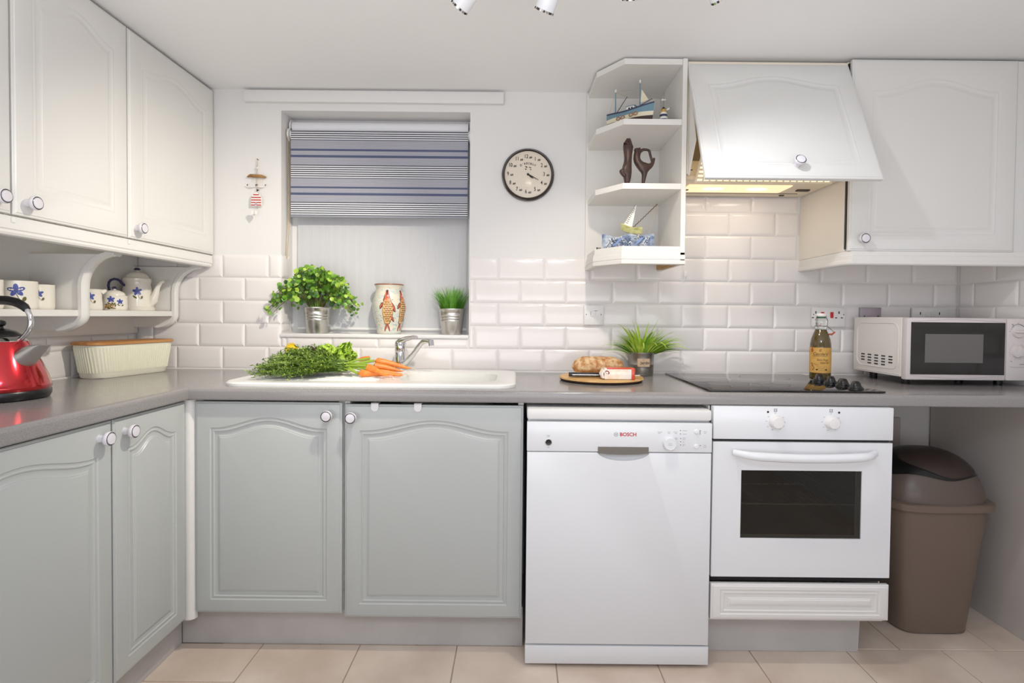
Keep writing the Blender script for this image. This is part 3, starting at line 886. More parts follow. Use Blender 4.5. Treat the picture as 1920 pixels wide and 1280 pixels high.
for row in range(11):
    for k in range(20):
        x = .680 + k * .0255; l = .008 + row * .0165
        if x + .02 > 1.19: continue
        for d in (-.0006, .0046):
            sl.add([vis(x, l, d), vis(x + .0185, l, d), vis(x + .0185, l + .007, d), vis(x, l + .007, d)], [(0, 1, 2, 3)])
tag(sl.build('visor_slots', HOODS, vz, 0), kind='stuff')
m = MB(); m.prism([(-.333, 1.705), (-.333, 2.08), (-.345, 2.08), (-.42, 1.80), (-.345, 1.69)], HX0 + .003, HX0 + .006, YZ); m.build('side_infill', CARC, r, 0)
m = MB(); m.tube([(HX0 + .0075, -.345, 2.04), (HX0 + .0075, -.345, 1.71), (HX0 + .012, -.36, 1.707)], .0022, 6); m.build('stay_wire', BLACK, r)
# warm light of the hood's own two lamps
for x in (.80, .98):
    l = bpy.data.lights.new('hood_lamp', 'AREA'); l.shape = 'RECTANGLE'; l.size, l.size_y = .12, .09; l.energy = .19; l.color = (1, .94, .86)
    o = bpy.data.objects.new('hood_lamp', l); COL.objects.link(o); o.location = (x, -.16, 1.680)

r = thing('wall_cabinet', 'large white wall cabinet above the microwave', 'cabinet', (1.6, -.17, 1.36))
CF = -.352
m = MB(); carcass(m, 1.246, 1.948, CF + .028, -.001, 1.412, 2.128, '-y'); m.build('body', mat('cab_side_cream', (238, 231, 220), .45), r, 0)
MB().box(1.248, 1.252, CF + .019, CF + .028, 1.42, 2.12).build('edge_gap', BLACK, r)
hang_door(r, .622, .716, (1.251, CF, 1.412), 0, (.042, .043), DOOR, mg=(.065, .055, .11, .045), deep=.45)
MB().box(1.876, 1.949, CF + .008, CF + .026, 1.412, 2.128).build('filler_panel', DOOR, r)
m = MB()
cp_ = [(1.246, -.001), (1.246, CF), (1.949, CF)]
def op(d): return [(1.246 - d, -.001), (1.246 - d * .7, CF - d * .7), (1.949, CF - d)]
prof = [(-.012, 1.411), (.0, 1.411), (.0, 1.396), (.003, 1.394), (.003, 1.378), (.006, 1.374), (.006, 1.364), (.002, 1.359), (-.012, 1.359)]
def op(d): return [(1.246 - d, -.001), (1.246 - d, CF + .03), (1.262 - d * .5, CF - d), (1.949, CF - d)]
m.loft([[(op(d)[k][0], op(d)[k][1], z) for d, z in prof] for k in range(4)]); m.build('pelmet', CARC, r, 30)

# ------------------------------------------------------------------ roller blinds
r = thing('roller_blind', 'plain white roller blind hanging behind the striped one in the window', 'blind', (-.63, .1, 2.0))
BX0, BX1 = -1.028, -.222
m = MB(); m.tube([(BX0, .095, 2.004), (BX1 - .006, .095, 2.004)], .027, 20); m.build('roll', WHITEF, r)
m = MB(); n = 60
m.add([(BX0 + .012 + (BX1 - BX0 - .024) * k / n, .109 + .0012 * math.sin(k * 2.1) , z) for z in (2.0, 1.092) for k in range(n + 1)], [(k, k + 1, k + n + 2, k + n + 1) for k in range(n)]); m.build('fabric', SHEER, r)
m = MB(); m.box(BX0 + .012, BX1 - .012, .105, .113, 1.082, 1.094, b=.002); m.build('bottom_bar', WPLAS, r)
for x in (BX0 - .009, BX1 + .001):
    m = MB(); m.tube([(x, .095, 2.004), (x + .006, .095, 2.004)], .034, 20); m.build('bracket', WPLAS, r)
r = thing('roller_blind', 'blue and white striped roller blind half drawn in the window', 'blind', (-.63, .06, 1.96))
m = MB(); m.tube([(BX0, .068, 1.962), (BX1, .068, 1.962)], .022, 20); m.build('roll', WHITEF, r)
strips = []          # (height units, material) from the top: 0 white 1 slate 2 grey-blue 3 navy
def bold(n_): 
    for _ in range(n_): strips.extend([(7.2, 1), (7.2, 0)])
    strips.append((4, 1))
def fine(h):
    k = max(1, int(round(h / 5.6)))
    for _ in range(k): strips.extend([(h / k * .62, 2), (h / k * .38, 4)])
def navy(h): strips.append((h, 3))
bold(4); fine(58); navy(14); fine(28); navy(16); fine(50); bold(6); fine(55); navy(12); fine(30); navy(16); fine(47); bold(6)
tot = sum(h for h, _ in strips); z = 1.975; sc_ = (1.975 - 1.598) / tot
m = MB()
for h, k in strips:
    z2 = z - h * sc_
    m.add([(BX0 + .006, .045, z), (BX1 - .004, .045, z), (BX1 - .004, .045, z2), (BX0 + .006, .045, z2)], [(0, 1, 2, 3)], k)
    z = z2
m.build('fabric', [WHITEF, SLATEF, GREYF, NAVYF, mat('pale_thread', (206, 206, 212), .8)], r, 0)
m = MB(); m.box(BX0 + .006, BX1 - .004, .043, .050, 1.588, 1.598, b=.002); m.build('bottom_bar', GREYBAR, r)
for x in (BX0 - .010, BX1 + .0005):
    m = MB(); m.tube([(x, .068, 1.962), (x + .007, .068, 1.962)], .030, 20); m.build('bracket', WPLAS, r)
m = MB(); m.tube([(BX0 - .004, .04, 1.95), (BX0 - .003, .042, 1.6), (BX0 - .014, .04, 1.42), (BX0 - .008, .04, 1.40), (BX0 + .002, .044, 1.6), (BX0 - .0, .05, 1.95)], .0014, 5); m.build('bead_chain', STRING, r)

# ------------------------------------------------------------------ wall clock
r = thing('wall_clock', 'round wall clock with cream face and dark rim, right of the window', 'clock', (.043, -.002, 1.773))
def onwall(m, y=0.0): m.xf = Matrix.Translation((.043, y, 1.773)) @ Matrix.Rotation(PI / 2, 4, 'X'); return m
onwall(MB(), -.001).lathe([(.114, 0), (.1155, .006), (.1145, .012), (.110, .014), (.108, .020), (.105, .026), (.1045, .027), (.1025, .024), (.1015, .016)], 64, mi=[1, 1, 1, 0, 0, 0, 0, 0], cap0=True, cap1=False).build('rim', [CLKRIM, DCHROME], r, 50)
onwall(MB(), -.001).lathe([(.1025, .012), (.1025, .0165), (0, .0167)], 48, cap1=False).build('dial', CLKFACE, r, 50)
FC = lambda u, v: (.043 + u, -.0186, 1.773 + v)
m = MB()
for hh in range(1, 13):
    a = PI / 2 - hh * PI / 6
    c = (.079 * math.cos(a), .076 * math.sin(a) + .002)
    s_ = str(hh); wd = .0095 * len(s_)
    write(m, s_, .0235, FC, (c[0] - .0085, c[1]), sx=.75, bold=.012)
    write(m, 'ish', .0135, FC, (c[0] + .0075 + (.003 if len(s_) > 1 else 0), c[1] - .004), shear=.35, sx=.85, bold=.03)
wtxt = "D'RECKLY"
for i, ch in enumerate(wtxt):
    a = math.radians(90 + 34 - 68 * i / (len(wtxt) - 1)); write(m, ch, .0125, FC, (.055 * math.cos(a), .047 * math.sin(a) + .0005), rot=(a - PI / 2) * .35, bold=.02)
for q in (((-.0125, .037), (-.003, .0335), (-.003, .029), (-.0115, .0315)), ((-.0125, .026), (-.004, .0235), (-.012, .0195)), ((.004, .033), (.014, .0305), (.014, .027), (.0045, .0295)), ((.006, .0235), (.015, .0225), (.014, .018))):
    m.add([FC(*p) for p in q], [tuple(range(len(q)))])
write(m, 'D R', .004, FC, (0, -.029)); 
tag(m.build('numerals', PRINTD, r, 0, recalc=False), kind='stuff')
m = MB(); FH = lambda y: (lambda u, v: (.043 + u, y, 1.773 + v))
ribbon(m, [(0, 0), (.052 * math.cos(math.radians(-27)), .052 * math.sin(math.radians(-27)))], [.006, .0015], FH(-.0215)); m.build('minute_hand', PRINTD, r, 0)
m = MB(); ribbon(m, [(0, 0), (.018 * .8, -.018 * .62), (.030 * .82, -.030 * .6)], [.0035, .007, .001], FH(-.0205)); m.build('hour_hand', PRINTD, r, 0)
onwall(MB(), -.001).lathe([(.0048, .016), (.0048, .022), (0, .0225)], 14, cap1=False).build('hub', PRINTD, r)

# ------------------------------------------------------------------ hanging driftwood ornament
r = thing('hanging_ornament', 'hanging driftwood ornament with white birds, striped beach hut and heart, left of the window', 'ornament', (-1.146, -.01, 1.83))
m = MB(); m.tube([(-1.146, -.001, 1.83), (-1.146, -.012, 1.831)], .002, 8); m.build('nail', WIRE, r)
m = MB()
for dx in (-.002, .002): m.tube([(-1.146, -.01, 1.831), (-1.146 + dx, -.011, 1.765), (-1.146 + dx, -.012, 1.70), (-1.145, -.012, 1.61)], .0008, 5)
for x in (-1.170, -1.162, -1.130, -1.122): m.tube([(x, -.014, 1.752), (x + .001, -.014, 1.728)], .0005, 4)
m.build('string', STRING, r)
m = MB(); m.tube([(-1.155, -.012, 1.789), (-1.146, -.014, 1.791), (-1.137, -.012, 1.794)], [.001, .0045, .001], 8); m.build('shell_bow', WHITEW, r)
m = MB(); m.tube([(-1.188, -.013, 1.752), (-1.175, -.014, 1.757), (-1.15, -.014, 1.756), (-1.125, -.014, 1.755), (-1.106, -.013, 1.750)], [.003, .007, .0075, .007, .0035], 8); m.build('driftwood_bar', DRIFT, r)
for x, sx in ((-1.168, -1), (-1.126, 1)):
    m = MB(); m.tube([(x - .022, -.013, 1.716), (x - .012, -.014, 1.711), (x, -.015, 1.709), (x + .012, -.014, 1.712), (x + .020, -.013, 1.720)], [.001, .0035, .0048, .0035, .001], 8)
    m.tube([(x - .020, -.0165, 1.714), (x - .016, -.0175, 1.719)], [.0022, .0014], 6, mi=1); m.tube([(x + .017, -.0165, 1.714), (x + .021, -.0165, 1.719)], [.0022, .0014], 6, mi=1)
    m.build('bird', [WHITEW, BLKW], r)
m = MB(); m.prism([(-1.146, 1.699), (-1.134, 1.694), (-1.146, 1.689)], -.016, -.013, XZ); m.build('pennant', BLKW, r, 0)
hut = [(-1.168, 1.624), (-1.124, 1.624), (-1.124, 1.662), (-1.132, 1.675), (-1.146, 1.686), (-1.16, 1.675), (-1.168, 1.662)]
m = MB(); m.prism(hut, -.020, -.010, XZ); hb = m.build('beach_hut', WHITEW, r, 0)
m = MB()
for z, w in ((1.628, .022), (1.639, .022), (1.650, .022), (1.661, .021), (1.673, .0125)):
    m.add([(-1.146 - w, -.0206, z - .0024), (-1.146 + w, -.0206, z - .0024), (-1.146 + w, -.0206, z + .0024), (-1.146 - w, -.0206, z + .0024)], [(0, 1, 2, 3)])
tag(m.build('red_stripes', REDW, hb, 0), kind='stuff')
m = MB(); m.box(-1.150, -1.143, -.0215, -.020, 1.626, 1.640); m.build('hut_door', mat('hut_door_lilac', (176, 168, 186), .6), hb, 0)
hp_ = [(16 * math.sin(t) ** 3, 13 * math.cos(t) - 5 * math.cos(2 * t) - 2 * math.cos(3 * t) - math.cos(4 * t)) for t in [2 * PI * k / 24 for k in range(24)]]
m = MB(); m.prism([(-1.145 + a * .00085, 1.588 + b * .00115) for a, b in hp_], -.040, -.034, XZ); ht = m.build('heart', WHITEW, r, 0)
m = MB(); FA = lambda u, v: (-1.145 + u, -.0404, 1.587 + v)
ribbon(m, [(0, .008), (0, -.007)], .0012, FA); ribbon(m, [(-.006, -.002), (-.004, -.006), (0, -.0075), (.004, -.006), (.006, -.002)], .0012, FA); tag(m.build('anchor_mark', BLKW, ht, 0), kind='stuff')

# ------------------------------------------------------------------ sockets and switches
def plate(x0, x1, z0, z1, m_): return MB().box(x0, x1, -.018, -.0065, z0, z1, b=.002, seg=2)
def hole(m, cx, cz, w, h, mi=1): m.box(cx - w / 2, cx + w / 2, -.0186, -.0178, cz - h / 2, cz + h / 2, mi)
r = thing('fused_switch', 'white fused spur switch on the tiles behind the bread board', 'switch', (.339, -.006, 1.16))
m = plate(.296, .382, 1.118, 1.204, 0); m.build('face_plate', WPLAS, r)
m = MB(); m.box(.326, .343, -.021, -.018, 1.155, 1.178, b=.001, seg=1); m.build('rocker', WPLAS, r)
m = MB(); m.box(.348, .364, -.0195, -.018, 1.154, 1.178, b=.0008, seg=1); m.build('fuse_carrier', WPLAS, r)
m = MB(); hole(m, .348, 1.1795, .014, .0018, 0); hole(m, .325, 1.168, .001, .018, 0)
for x in (.306, .371): m.box(x - .0022, x + .0022, -.0188, -.0178, 1.161, 1.1655, 0)
tag(m.build('screws_and_slots', PRINT, r, 0), kind='stuff')
r = thing('double_socket', 'white double wall socket with red switches behind the oil bottle', 'socket', (1.372, -.006, 1.16))
m = plate(1.300, 1.446, 1.119, 1.204, 0); m.build('face_plate', WPLAS, r)
for x in (1.345, 1.386): m = MB(); m.box(x - .0065, x + .0065, -.022, -.018, 1.158, 1.184, b=.001, seg=1); m.build('red_rocker', REDSW, r)
m = MB()
for cx in (1.316, 1.418):
    hole(m, cx, 1.182, .0045, .011, 0); hole(m, cx - .0125, 1.159, .008, .0045, 0); hole(m, cx + .0125, 1.159, .008, .0045, 0)
hole(m, 1.306, 1.173, .004, .004, 0); hole(m, 1.439, 1.173, .004, .004, 0)
tag(m.build('pin_slots', PRINTD, r, 0), kind='stuff')
r = thing('wall_switch_plate', 'grey metal plate on the tiles showing above the left of the microwave', 'switch', (1.558, -.006, 1.16))
plate(1.512, 1.604, 1.118, 1.206, 0).build('face_plate', PURPSH, r)
m = MB(); [hole(m, x, 1.168, .006, .004, 0) for x in (1.53, 1.59)]; tag(m.build('screws', PRINTD, r, 0), kind='stuff')
r = thing('double_socket', 'white double wall socket half hidden behind the microwave', 'socket', (1.818, -.006, 1.16))
plate(1.742, 1.894, 1.118, 1.206, 0).build('face_plate', WPLAS, r)
for x in (1.806, 1.829): m = MB(); m.box(x - .007, x + .007, -.022, -.018, 1.168, 1.190, b=.001, seg=1); m.build('rocker', WPLAS, r)
m = MB(); [hole(m, x, 1.182, .0045, .011, 0) for x in (1.776, 1.860)]; [hole(m, x, 1.162, .008, .0045, 0) for x in (1.763, 1.789, 1.847, 1.873)]; tag(m.build('pin_slots', PRINTD, r, 0), kind='stuff')
r = thing('wall_hook', 'tiny white plastic hook on the tiles beside the end shelf', 'hook', (.743, -.008, 1.34))
m = MB(); m.box(.736, .750, -.012, -.0082, 1.325, 1.362, b=.0018); m.build('hook_plate', WPLAS, r)
m = MB(); m.tube([(.743, -.012, 1.332), (.743, -.022, 1.330), (.743, -.024, 1.340)], .0025, 8); m.build('hook_prong', WPLAS, r)

# ------------------------------------------------------------------ hob
r = thing('ceramic_hob', 'black glass hob with four knobs set in the worktop', 'hob', (.95, -.31, ZW))
m = MB(); m.box(.650, 1.246, -.580, -.040, ZW + .0008, ZW + .0068, b=.0015); hg = m.build('glass_top', BLKGLASS, r)
m = MB()
FHb = lambda u, v: (u, v, ZW + .0071)
for cx, cy, R in ((.80, -.18, .075), (.80, -.42, .095), (1.02, -.18, .095), (1.02, -.42, .075)):
    pts = [(cx + R * math.cos(t), cy + R * math.sin(t)) for t in [2 * PI * k / 40 for k in range(41)]]
    ribbon(m, pts, .0012, FHb)
tag(m.build('zone_rings', mat('zone_ring', (60, 58, 58), .4), hg, 0), kind='stuff')
hk = MB()
hk.lathe([(.024, 0), (.0235, .006), (.019, .010), (.018, .013), (.0, .0135)], 28, cap1=False)
rg = []
for u, wy, z1 in ((-.026, .007, .008), (-.022, .010, .022), (-.012, .0115, .029), (0, .012, .030), (.012, .0115, .029), (.022, .010, .022), (.026, .007, .008)):
    rg.append([(u, -wy * 1.4, .006), (u, wy * 1.4, .006), (u, wy, z1 * .8), (u, wy * .6, z1), (u, -wy * .6, z1), (u, -wy, z1 * .8)])
hk.loft(rg)
HK = hk.mesh('knob', BLACK, 45)
for y, a in ((-.315, 1.25), (-.392, 1.2), (-.466, 1.35), (-.54, 1.2)):
    inst('knob', HK, r, (1.170 - .95, y + .31, .0068), (0, 0, a))

# ------------------------------------------------------------------ microwave
r = thing('microwave', 'white microwave oven on the worktop at the right edge', 'microwave', (1.70, -.2, ZW))
MX0, MX1, MY0, MY1, MZ0, MZ1 = 1.468, 1.930, -.362, -.045, ZW + .022, 1.163
MB().box(MX0, MX1, MY0 + .028, MY1, MZ0 + .008, MZ1, b=.004).build('body', MWBODY, r)
m = MB()
for pth in ([(-.075 - .0, 1.145)], ): pass
fr_ = [(MX0 - .0005, y, z) for y, z in rrect(-.322, -.072, .962, 1.140, .035, 6)]
m.tube(fr_, .0022, 6, closed=True); m.tube([(MX0 - .0003, -.325, .944), (MX0 - .0003, -.07, .944)], .0016, 6)
m.build('side_embossing', MWBODY, r)
m = MB()
for c in range(5):
    for q in range(4):
        if (c in (0, 4)) and q == 3: continue
        y = -.10 - c * .042; z = 1.008 - q * .0115 - (0 if c else 0)
        m.box(MX0 - .0008, MX0 + .001, y - .022, y, z - .0026, z + .0026)
tag(m.build('vent_slots', PRINTD, r, 0), kind='stuff')
m = MB(); m.box(MX0 + .002, 1.845, MY0, MY0 + .028, MZ0, MZ1 - .001, b=.005); md = m.build('door', MWPAN, r)
MB().box(1.485, 1.840, MY0 - .0015, MY0 + .004, .948, 1.145, b=.001, seg=1).build('black_glass', MWBLK, md)
MB().box(1.538, 1.757, MY0 - .002, MY0 - .0012, .993, 1.101).build('mesh_window', MWIN, md)
m = MB()
ribbon(m, [(1.485 + .355 * k / 16, 1.146 + .010 * math.sin(PI * k / 16)) for k in range(17)], .0014, lambda u, v: (u, MY0 - .0006, v))
ribbon(m, [(1.485 + .355 * k / 16, .946 - .012 * math.sin(PI * k / 16)) for k in range(17)], .0014, lambda u, v: (u, MY0 - .0006, v))
tag(m.build('door_curves', PRINTL, md, 0), kind='stuff')
m = MB(); m.box(1.847, MX1, MY0, MY0 + .028, MZ0, MZ1 - .001, b=.005); mp_ = m.build('control_panel', MWPAN, r)
for cz in (1.113, 1.037):
    k = MB(); k.xf = Matrix.Translation((1.888, MY0, cz)) @ Matrix.Rotation(PI / 2, 4, 'X')
    k.lathe([(.0245, 0), (.0235, .006), (.021, .009), (0, .0095)], 28, cap1=False)
    k.xf = k.xf @ Matrix.Rotation(0 if cz > 1.08 else PI / 2 - .1, 4, 'Z')
    rg = [[(u, -w, .008), (u, w, .008), (u, w * .55, h), (u, -w * .55, h)] for u, w, h in ((-.021, .004, .011), (-.014, .0065, .019), (.014, .0065, .019), (.021, .004, .011))]
    k.loft(rg); k.build('dial', MWPAN, mp_, 40)
m = MB(); FM = lambda u, v: (u, MY0 - .0007, v)
for k in range(22):
    a = math.radians(110 + k * 360 / 24); u, v = 1.888 + .0305 * math.cos(a), 1.037 + .0305 * math.sin(a)
    m.add([FM(*p) for p in ellipse2(.0018, .0007, (u, v), a, 6)], [tuple(range(6))])
for a in (90, 180, 130, 40, 0): 
    t = math.radians(a); m.add([FM(*p) for p in ellipse2(.0022, .0011, (1.888 + .0315 * math.cos(t), 1.113 + .0315 * math.sin(t)), 0, 8)], [tuple(range(8))])
ribbon(m, [(1.888 + .0275 * math.cos(t), 1.113 + .0275 * math.sin(t)) for t in [math.radians(170 - 160 * k / 14) for k in range(15)]], [.0006 + .0026 * k / 14 for k in range(15)], FM)
for x0, x1, z in ((1.862, 1.870, 1.139), (1.865, 1.872, 1.131), (1.862, 1.868, 1.000), (1.897, 1.92, .989)): m.add([FM(x0, z), FM(x1, z), FM(x1, z + .0018), FM(x0, z + .0018)], [(0, 1, 2, 3)])
ribbon(m, [(1.86 + .068 * k / 10, .980 - .002 * math.sin(PI * k / 10)) for k in range(11)], .0008, FM)
tag(m.build('dial_markings', PRINT, mp_, 0, recalc=False), kind='stuff')
for x in (MX0 + .05, MX1 - .05):
    for y in (MY0 + .07, MY1 - .06): m = MB(); m.lathe([(.014, 0.0), (.016, .031)], 12, (x, y, ZW + .0005)); m.build('foot', BLACK, r)

# ------------------------------------------------------------------ oil bottle
BC = (1.217, -.235); Bz = ZW + .0072
r = thing('oil_bottle', 'swing-top bottle of olive oil with yellow label standing on the hob', 'bottle', (BC[0], BC[1], Bz))
bp_ = [(.034, 0), (.0375, .003), (.0385, .010), (.0385, .125), (.0378, .140), (.034, .162), (.027, .182), (.0205, .198)]
m = MB(); m.lathe(bp_, 36, (*BC, Bz)); m.build('oil_body', OIL, r, 50)
m = MB(); m.lathe([(.0203, .198), (.0195, .205), (.0195, .214), (.022, .222), (.0225, .236), (.019, .243), (.0155, .245)], 28, (*BC, Bz)); m.build('glass_neck', CLEARG, r, 50)
m = MB(); m.lathe([(.0165, .244), (.0175, .246), (.0175, .2495), (.015, .2505)], 24, (*BC, Bz)); m.build('gasket', GREENP, r)
m = MB(); m.lathe([(.0175, .2505), (.0185, .252), (.0185, .258), (.015, .263), (0, .264)], 24, (*BC, Bz), cap1=False); m.build('stopper', PORC, r)
m = MB()
m.tube([(BC[0] + .0235 * math.cos(t), BC[1] + .0235 * math.sin(t), Bz + .213) for t in [2 * PI * k / 24 for k in range(24)]], .0011, 6, closed=True)
for s_ in (-1, 1): m.tube([(BC[0] + .022 * s_, BC[1] - .006, Bz + .213), (BC[0] + .0235 * s_, BC[1] - .006, Bz + .235), (BC[0] + .016 * s_, BC[1] - .004, Bz + .258)], .0011, 6)
m.tube([(BC[0] + .018, BC[1] - .015, Bz + .212), (BC[0] + .045, BC[1] - .012, Bz + .190)], .0012, 6)
m.build('wire_bail', WIRE, r)
m = MB(); m.tube([(BC[0] + .022, BC[1] - .018, Bz + .181), (BC[0] + .035, BC[1] - .016, Bz + .180), (BC[0] + .05, BC[1] - .010, Bz + .189)], [.003, .004, .003], 8); m.build('red_seal', RUSTY, r)
TH0 = math.atan2(-2.39 - BC[1], -BC[0])
def FB(eps, R=.0385): return lambda u, v: (BC[0] + (R + eps) * math.cos(TH0 + u / R), BC[1] + (R + eps) * math.sin(TH0 + u / R), Bz + v)
m = MB(); lf = FB(.0004); NL = 24
m.add([lf(-.062 + .124 * k / NL, v) for v in (.028, .128) for k in range(NL + 1)], [(k, k + 1, k + NL + 2, k + NL + 1) for k in range(NL)]); lb = m.build('label', LABELY, r, 60)
m = MB(); lf = FB(.0009)
write(m, 'Il', .016, lf, (-.001, .116), shear=.25); write(m, 'Casolare', .0165, lf, (0, .103), shear=.25, sx=.9)
ribbon(m, [(-.026 + .052 * k / 8, .0945) for k in range(9)], .0012, lf)
write(m, 'Extra Virgin', .0105, lf, (.009, .080), shear=.2, sx=.8); write(m, 'Olive Oil', .0105, lf, (.015, .068), shear=.2, sx=.8)
for a, b, rt in ((-.030, .058, 1.2), (-.032, .064, .4), (-.026, .054, 2.2), (-.022, .046, 1.0), (-.026, .040, 2.4)): m.fan([lf(*p) for p in ellipse2(.0045, .0013, (a, b), rt, 8)])
ribbon(m, [(-.026 + .02 * k / 6, .061 + .003 * math.sin(k)) for k in range(7)], .0007, lf); ribbon(m, [(-.012 + .03 * k / 6, .052 + .002 * math.cos(k * 2)) for k in range(7)], .0007, lf)
m.fan([lf(*p) for p in ellipse2(.016, .0042, (.006, .041), 0, 14)], 1); m.fan([lf(*p) for p in ellipse2(.004, .003, (-.011, .041), 0.5, 8)], 0); m.fan([lf(*p) for p in ellipse2(.004, .003, (.022, .041), -.5, 8)], 0)
m.fan([lf(*p) for p in ellipse2(.0055, .0085, (-.031, .117), .15, 12)], 2); m.fan([lf(*p) for p in ellipse2(.002, .003, (-.030, .127), 0, 8)], 2)
tag(m.build('label_print', [PRINTD, mat('label_green', (70, 84, 44), .6), mat('label_orange', (176, 84, 40), .6)], lb, 0, recalc=False), kind='stuff')

# ------------------------------------------------------------------ chopping board, bread, knife, packet
BCX, BCY = .332, -.285
r = thing('chopping_board', 'round wooden bread board on the worktop right of the sink', 'board', (BCX, BCY, ZW))
m = MB(); m.lathe([(.150, .0008), (.158, .003), (.163, .010), (.161, .0155), (.157, .0165), (0, .0165)], 56, (BCX, BCY, ZW), mi=[1, 1, 0, 0, 0], cap1=False); m.build('disc', [BOARD, BARK], r, 40)
bz = ZW + .0172
r = thing('bread_loaf', 'crusty oval bread loaf dusted with flour on the round board', 'bread', (.328, -.235, bz))
m = MB(); rings = []
for i in range(19):
    u = -1 + 2 * i / 18; w = math.sqrt(max(0, 1 - abs(u) ** 2.6)); rg = []
    for k in range(24):
        t = 2 * PI * k / 24; y = math.cos(t) * .058 * w; z = math.sin(t)
        zz = .030 + (.044 if z > 0 else .030) * z * w ** .8
        p = Vector((.328 + u * .108, -.232 + y + .012 * u, bz + zz))
        nn = noise.noise(p * 22) * .004 + noise.noise(p * 60) * .002
        p.z = max(bz + .0004, p.z + nn); p.y += nn * .6
        rg.append(p)
    rings.append(rg)
m.loft(rings); lo = m.build('crust', CRUST, r, 70)
r = thing('bread_knife', 'black-handled kitchen knife lying across the round board', 'knife', (.33, -.345, bz))
m = MB(); rings = []
for u, hy in ((-.138, .006), (-.135, .011), (-.10, .0115), (-.06, .0105), (-.020, .0105), (-.016, .009)):
    rings.append([(.338 + u, -.345 + y, bz + .0115 + z) for y, z in rrect(-hy, hy, -.008, .008, .004, 3)])
m.loft(rings); m.build('handle', BLACK, r, 50)
m = MB(); m.box(.212, .320, -.3572, -.3568, bz + .0102, bz + .0128); m.build('rivet_line', STEEL, r, 0)
m = MB(); m.prism([(.318, -.354), (.47, -.352), (.496, -.340), (.47, -.332), (.318, -.332)], bz + .010, bz + .0118, XY); m.build('blade', BLADE_ST, r, 0)
r = thing('cheese_packet', 'clear and red wrapped cheese packet in front of the bread loaf', 'packet', (.378, -.39, bz))
m = MB(); m.box(.325, .437, -.408, -.362, bz + .0003, bz + .042, b=.004); w_ = m.build('wrapper', CHEESEW, r)
m = MB(); m.box(.424, .4385, -.409, -.361, bz + .0006, bz + .043, b=.003); m.build('red_end', CHEESER, r)
m = MB(); m.box(.334, .426, -.4088, -.36, bz + .0385, bz + .0432, b=.0015); m.build('red_top', CHEESER, r)
m = MB(); 
for k in range(7):
    a = .327 - .002 * (k % 2); m.tube([(a - .004, -.404 + .006 * k, bz + .004), (a - .009, -.400 + .006 * k, bz + .02), (a - .002, -.402 + .006 * k, bz + .037)], [.003, .005, .003], 6)
m.build('crimped_film', CHEESEW, r)
m = MB(); m.fan([(.336 + a, -.4086, bz + .027 + b) for a, b in ellipse2(.009, .006, (0, 0), -.6, 12)]); m.fan([(.335 + a, -.4090, bz + .026 + b) for a, b in ellipse2(.005, .0032, (0, 0), -.6, 12)], 1)
tag(m.build('label_mark', [mat('packet_maroon', (150, 60, 60), .4), CHEESEW], r, 0, recalc=False), kind='stuff')

# ------------------------------------------------------------------ pots with plants
def lathe_pot(r, c, prof, m_, seg=36): 
    m = MB(); m.lathe(prof, seg, c, cap1=False); return m.build('pot', m_, r, 45)
# zinc pot with spider grass, label Jardin
PC = (.536, -.082, ZW + .0005)
r = thing('potted_grass', 'arching green grass plant in zinc pot labelled Jardin behind the bread', 'plant', PC)
lathe_pot(r, PC, [(.048, 0), (.050, .002), (.0515, .03), (.0518, .045), (.0530, .047), (.0520, .049), (.0535, .092), (.0560, .096), (.0560, .099), (.0535, .099), (.051, .085)], ZINC)
m = MB(); m.lathe([(.0515, .086), (0, .088)], 24, PC, cap0=False, cap1=False); m.build('soil', SOIL, r)
tp = math.atan2(-2.39 - PC[1], -PC[0]) + .32
fp = lambda eps: (lambda u, v: (PC[0] + (.0525 + eps) * math.cos(tp + u / .0525), PC[1] + (.0525 + eps) * math.sin(tp + u / .0525), PC[2] + v))
m = MB(); f_ = fp(.0016); m.add([f_(-.032 + .052 * k / 12, v) for v in (.040, .074) for k in range(13)], [(k, k + 1, k + 14, k + 13) for k in range(12)]); tg = m.build('paper_label', TAGB, r, 60)
m = MB(); write(m, 'Jardin', .0165, fp(.0021), (-.001, .056), bold=.012); tag(m.build('lettering', PRINTD, tg, 0, recalc=False), kind='stuff')
def blade_mesh(L, w, bend, m_, twist=0.0, n=7, fold=.25):
    b = MB(); vs = []; x = z = 0.0; ang = PI / 2
    for k in range(n + 1):
        u = k / n; ww = w * (1 - u ** 2.2) * (.55 + .45 * min(1, u * 4)) + .0002
        vs += [(x, -ww / 2, z), (x - math.sin(ang) * ww * fold, 0, z + math.cos(ang) * ww * fold * .2 - 0), (x, ww / 2, z)]
        x += math.cos(ang) * L / n; z += math.sin(ang) * L / n; ang -= bend / n * (.3 + 1.4 * u)
    fs = []
    for k in range(n):
        a = 3 * k; fs += [(a, a + 1, a + 4, a + 3), (a + 1, a + 2, a + 5, a + 4)]
    b.add(vs, fs); return b.mesh('blade', m_, 70, recalc=False)
kinds = [blade_mesh(.165, .0125, .45, BLADE), blade_mesh(.185, .013, 1.1, BLADE), blade_mesh(.21, .0125, 1.7, BLADE), blade_mesh(.16, .012, 1.0, BLADED), blade_mesh(.205, .0125, 2.2, BLADE), blade_mesh(.19, .011, 1.4, BLADE), blade_mesh(.14, .0125, .8, BLADE)]
rnd = random.Random(5)
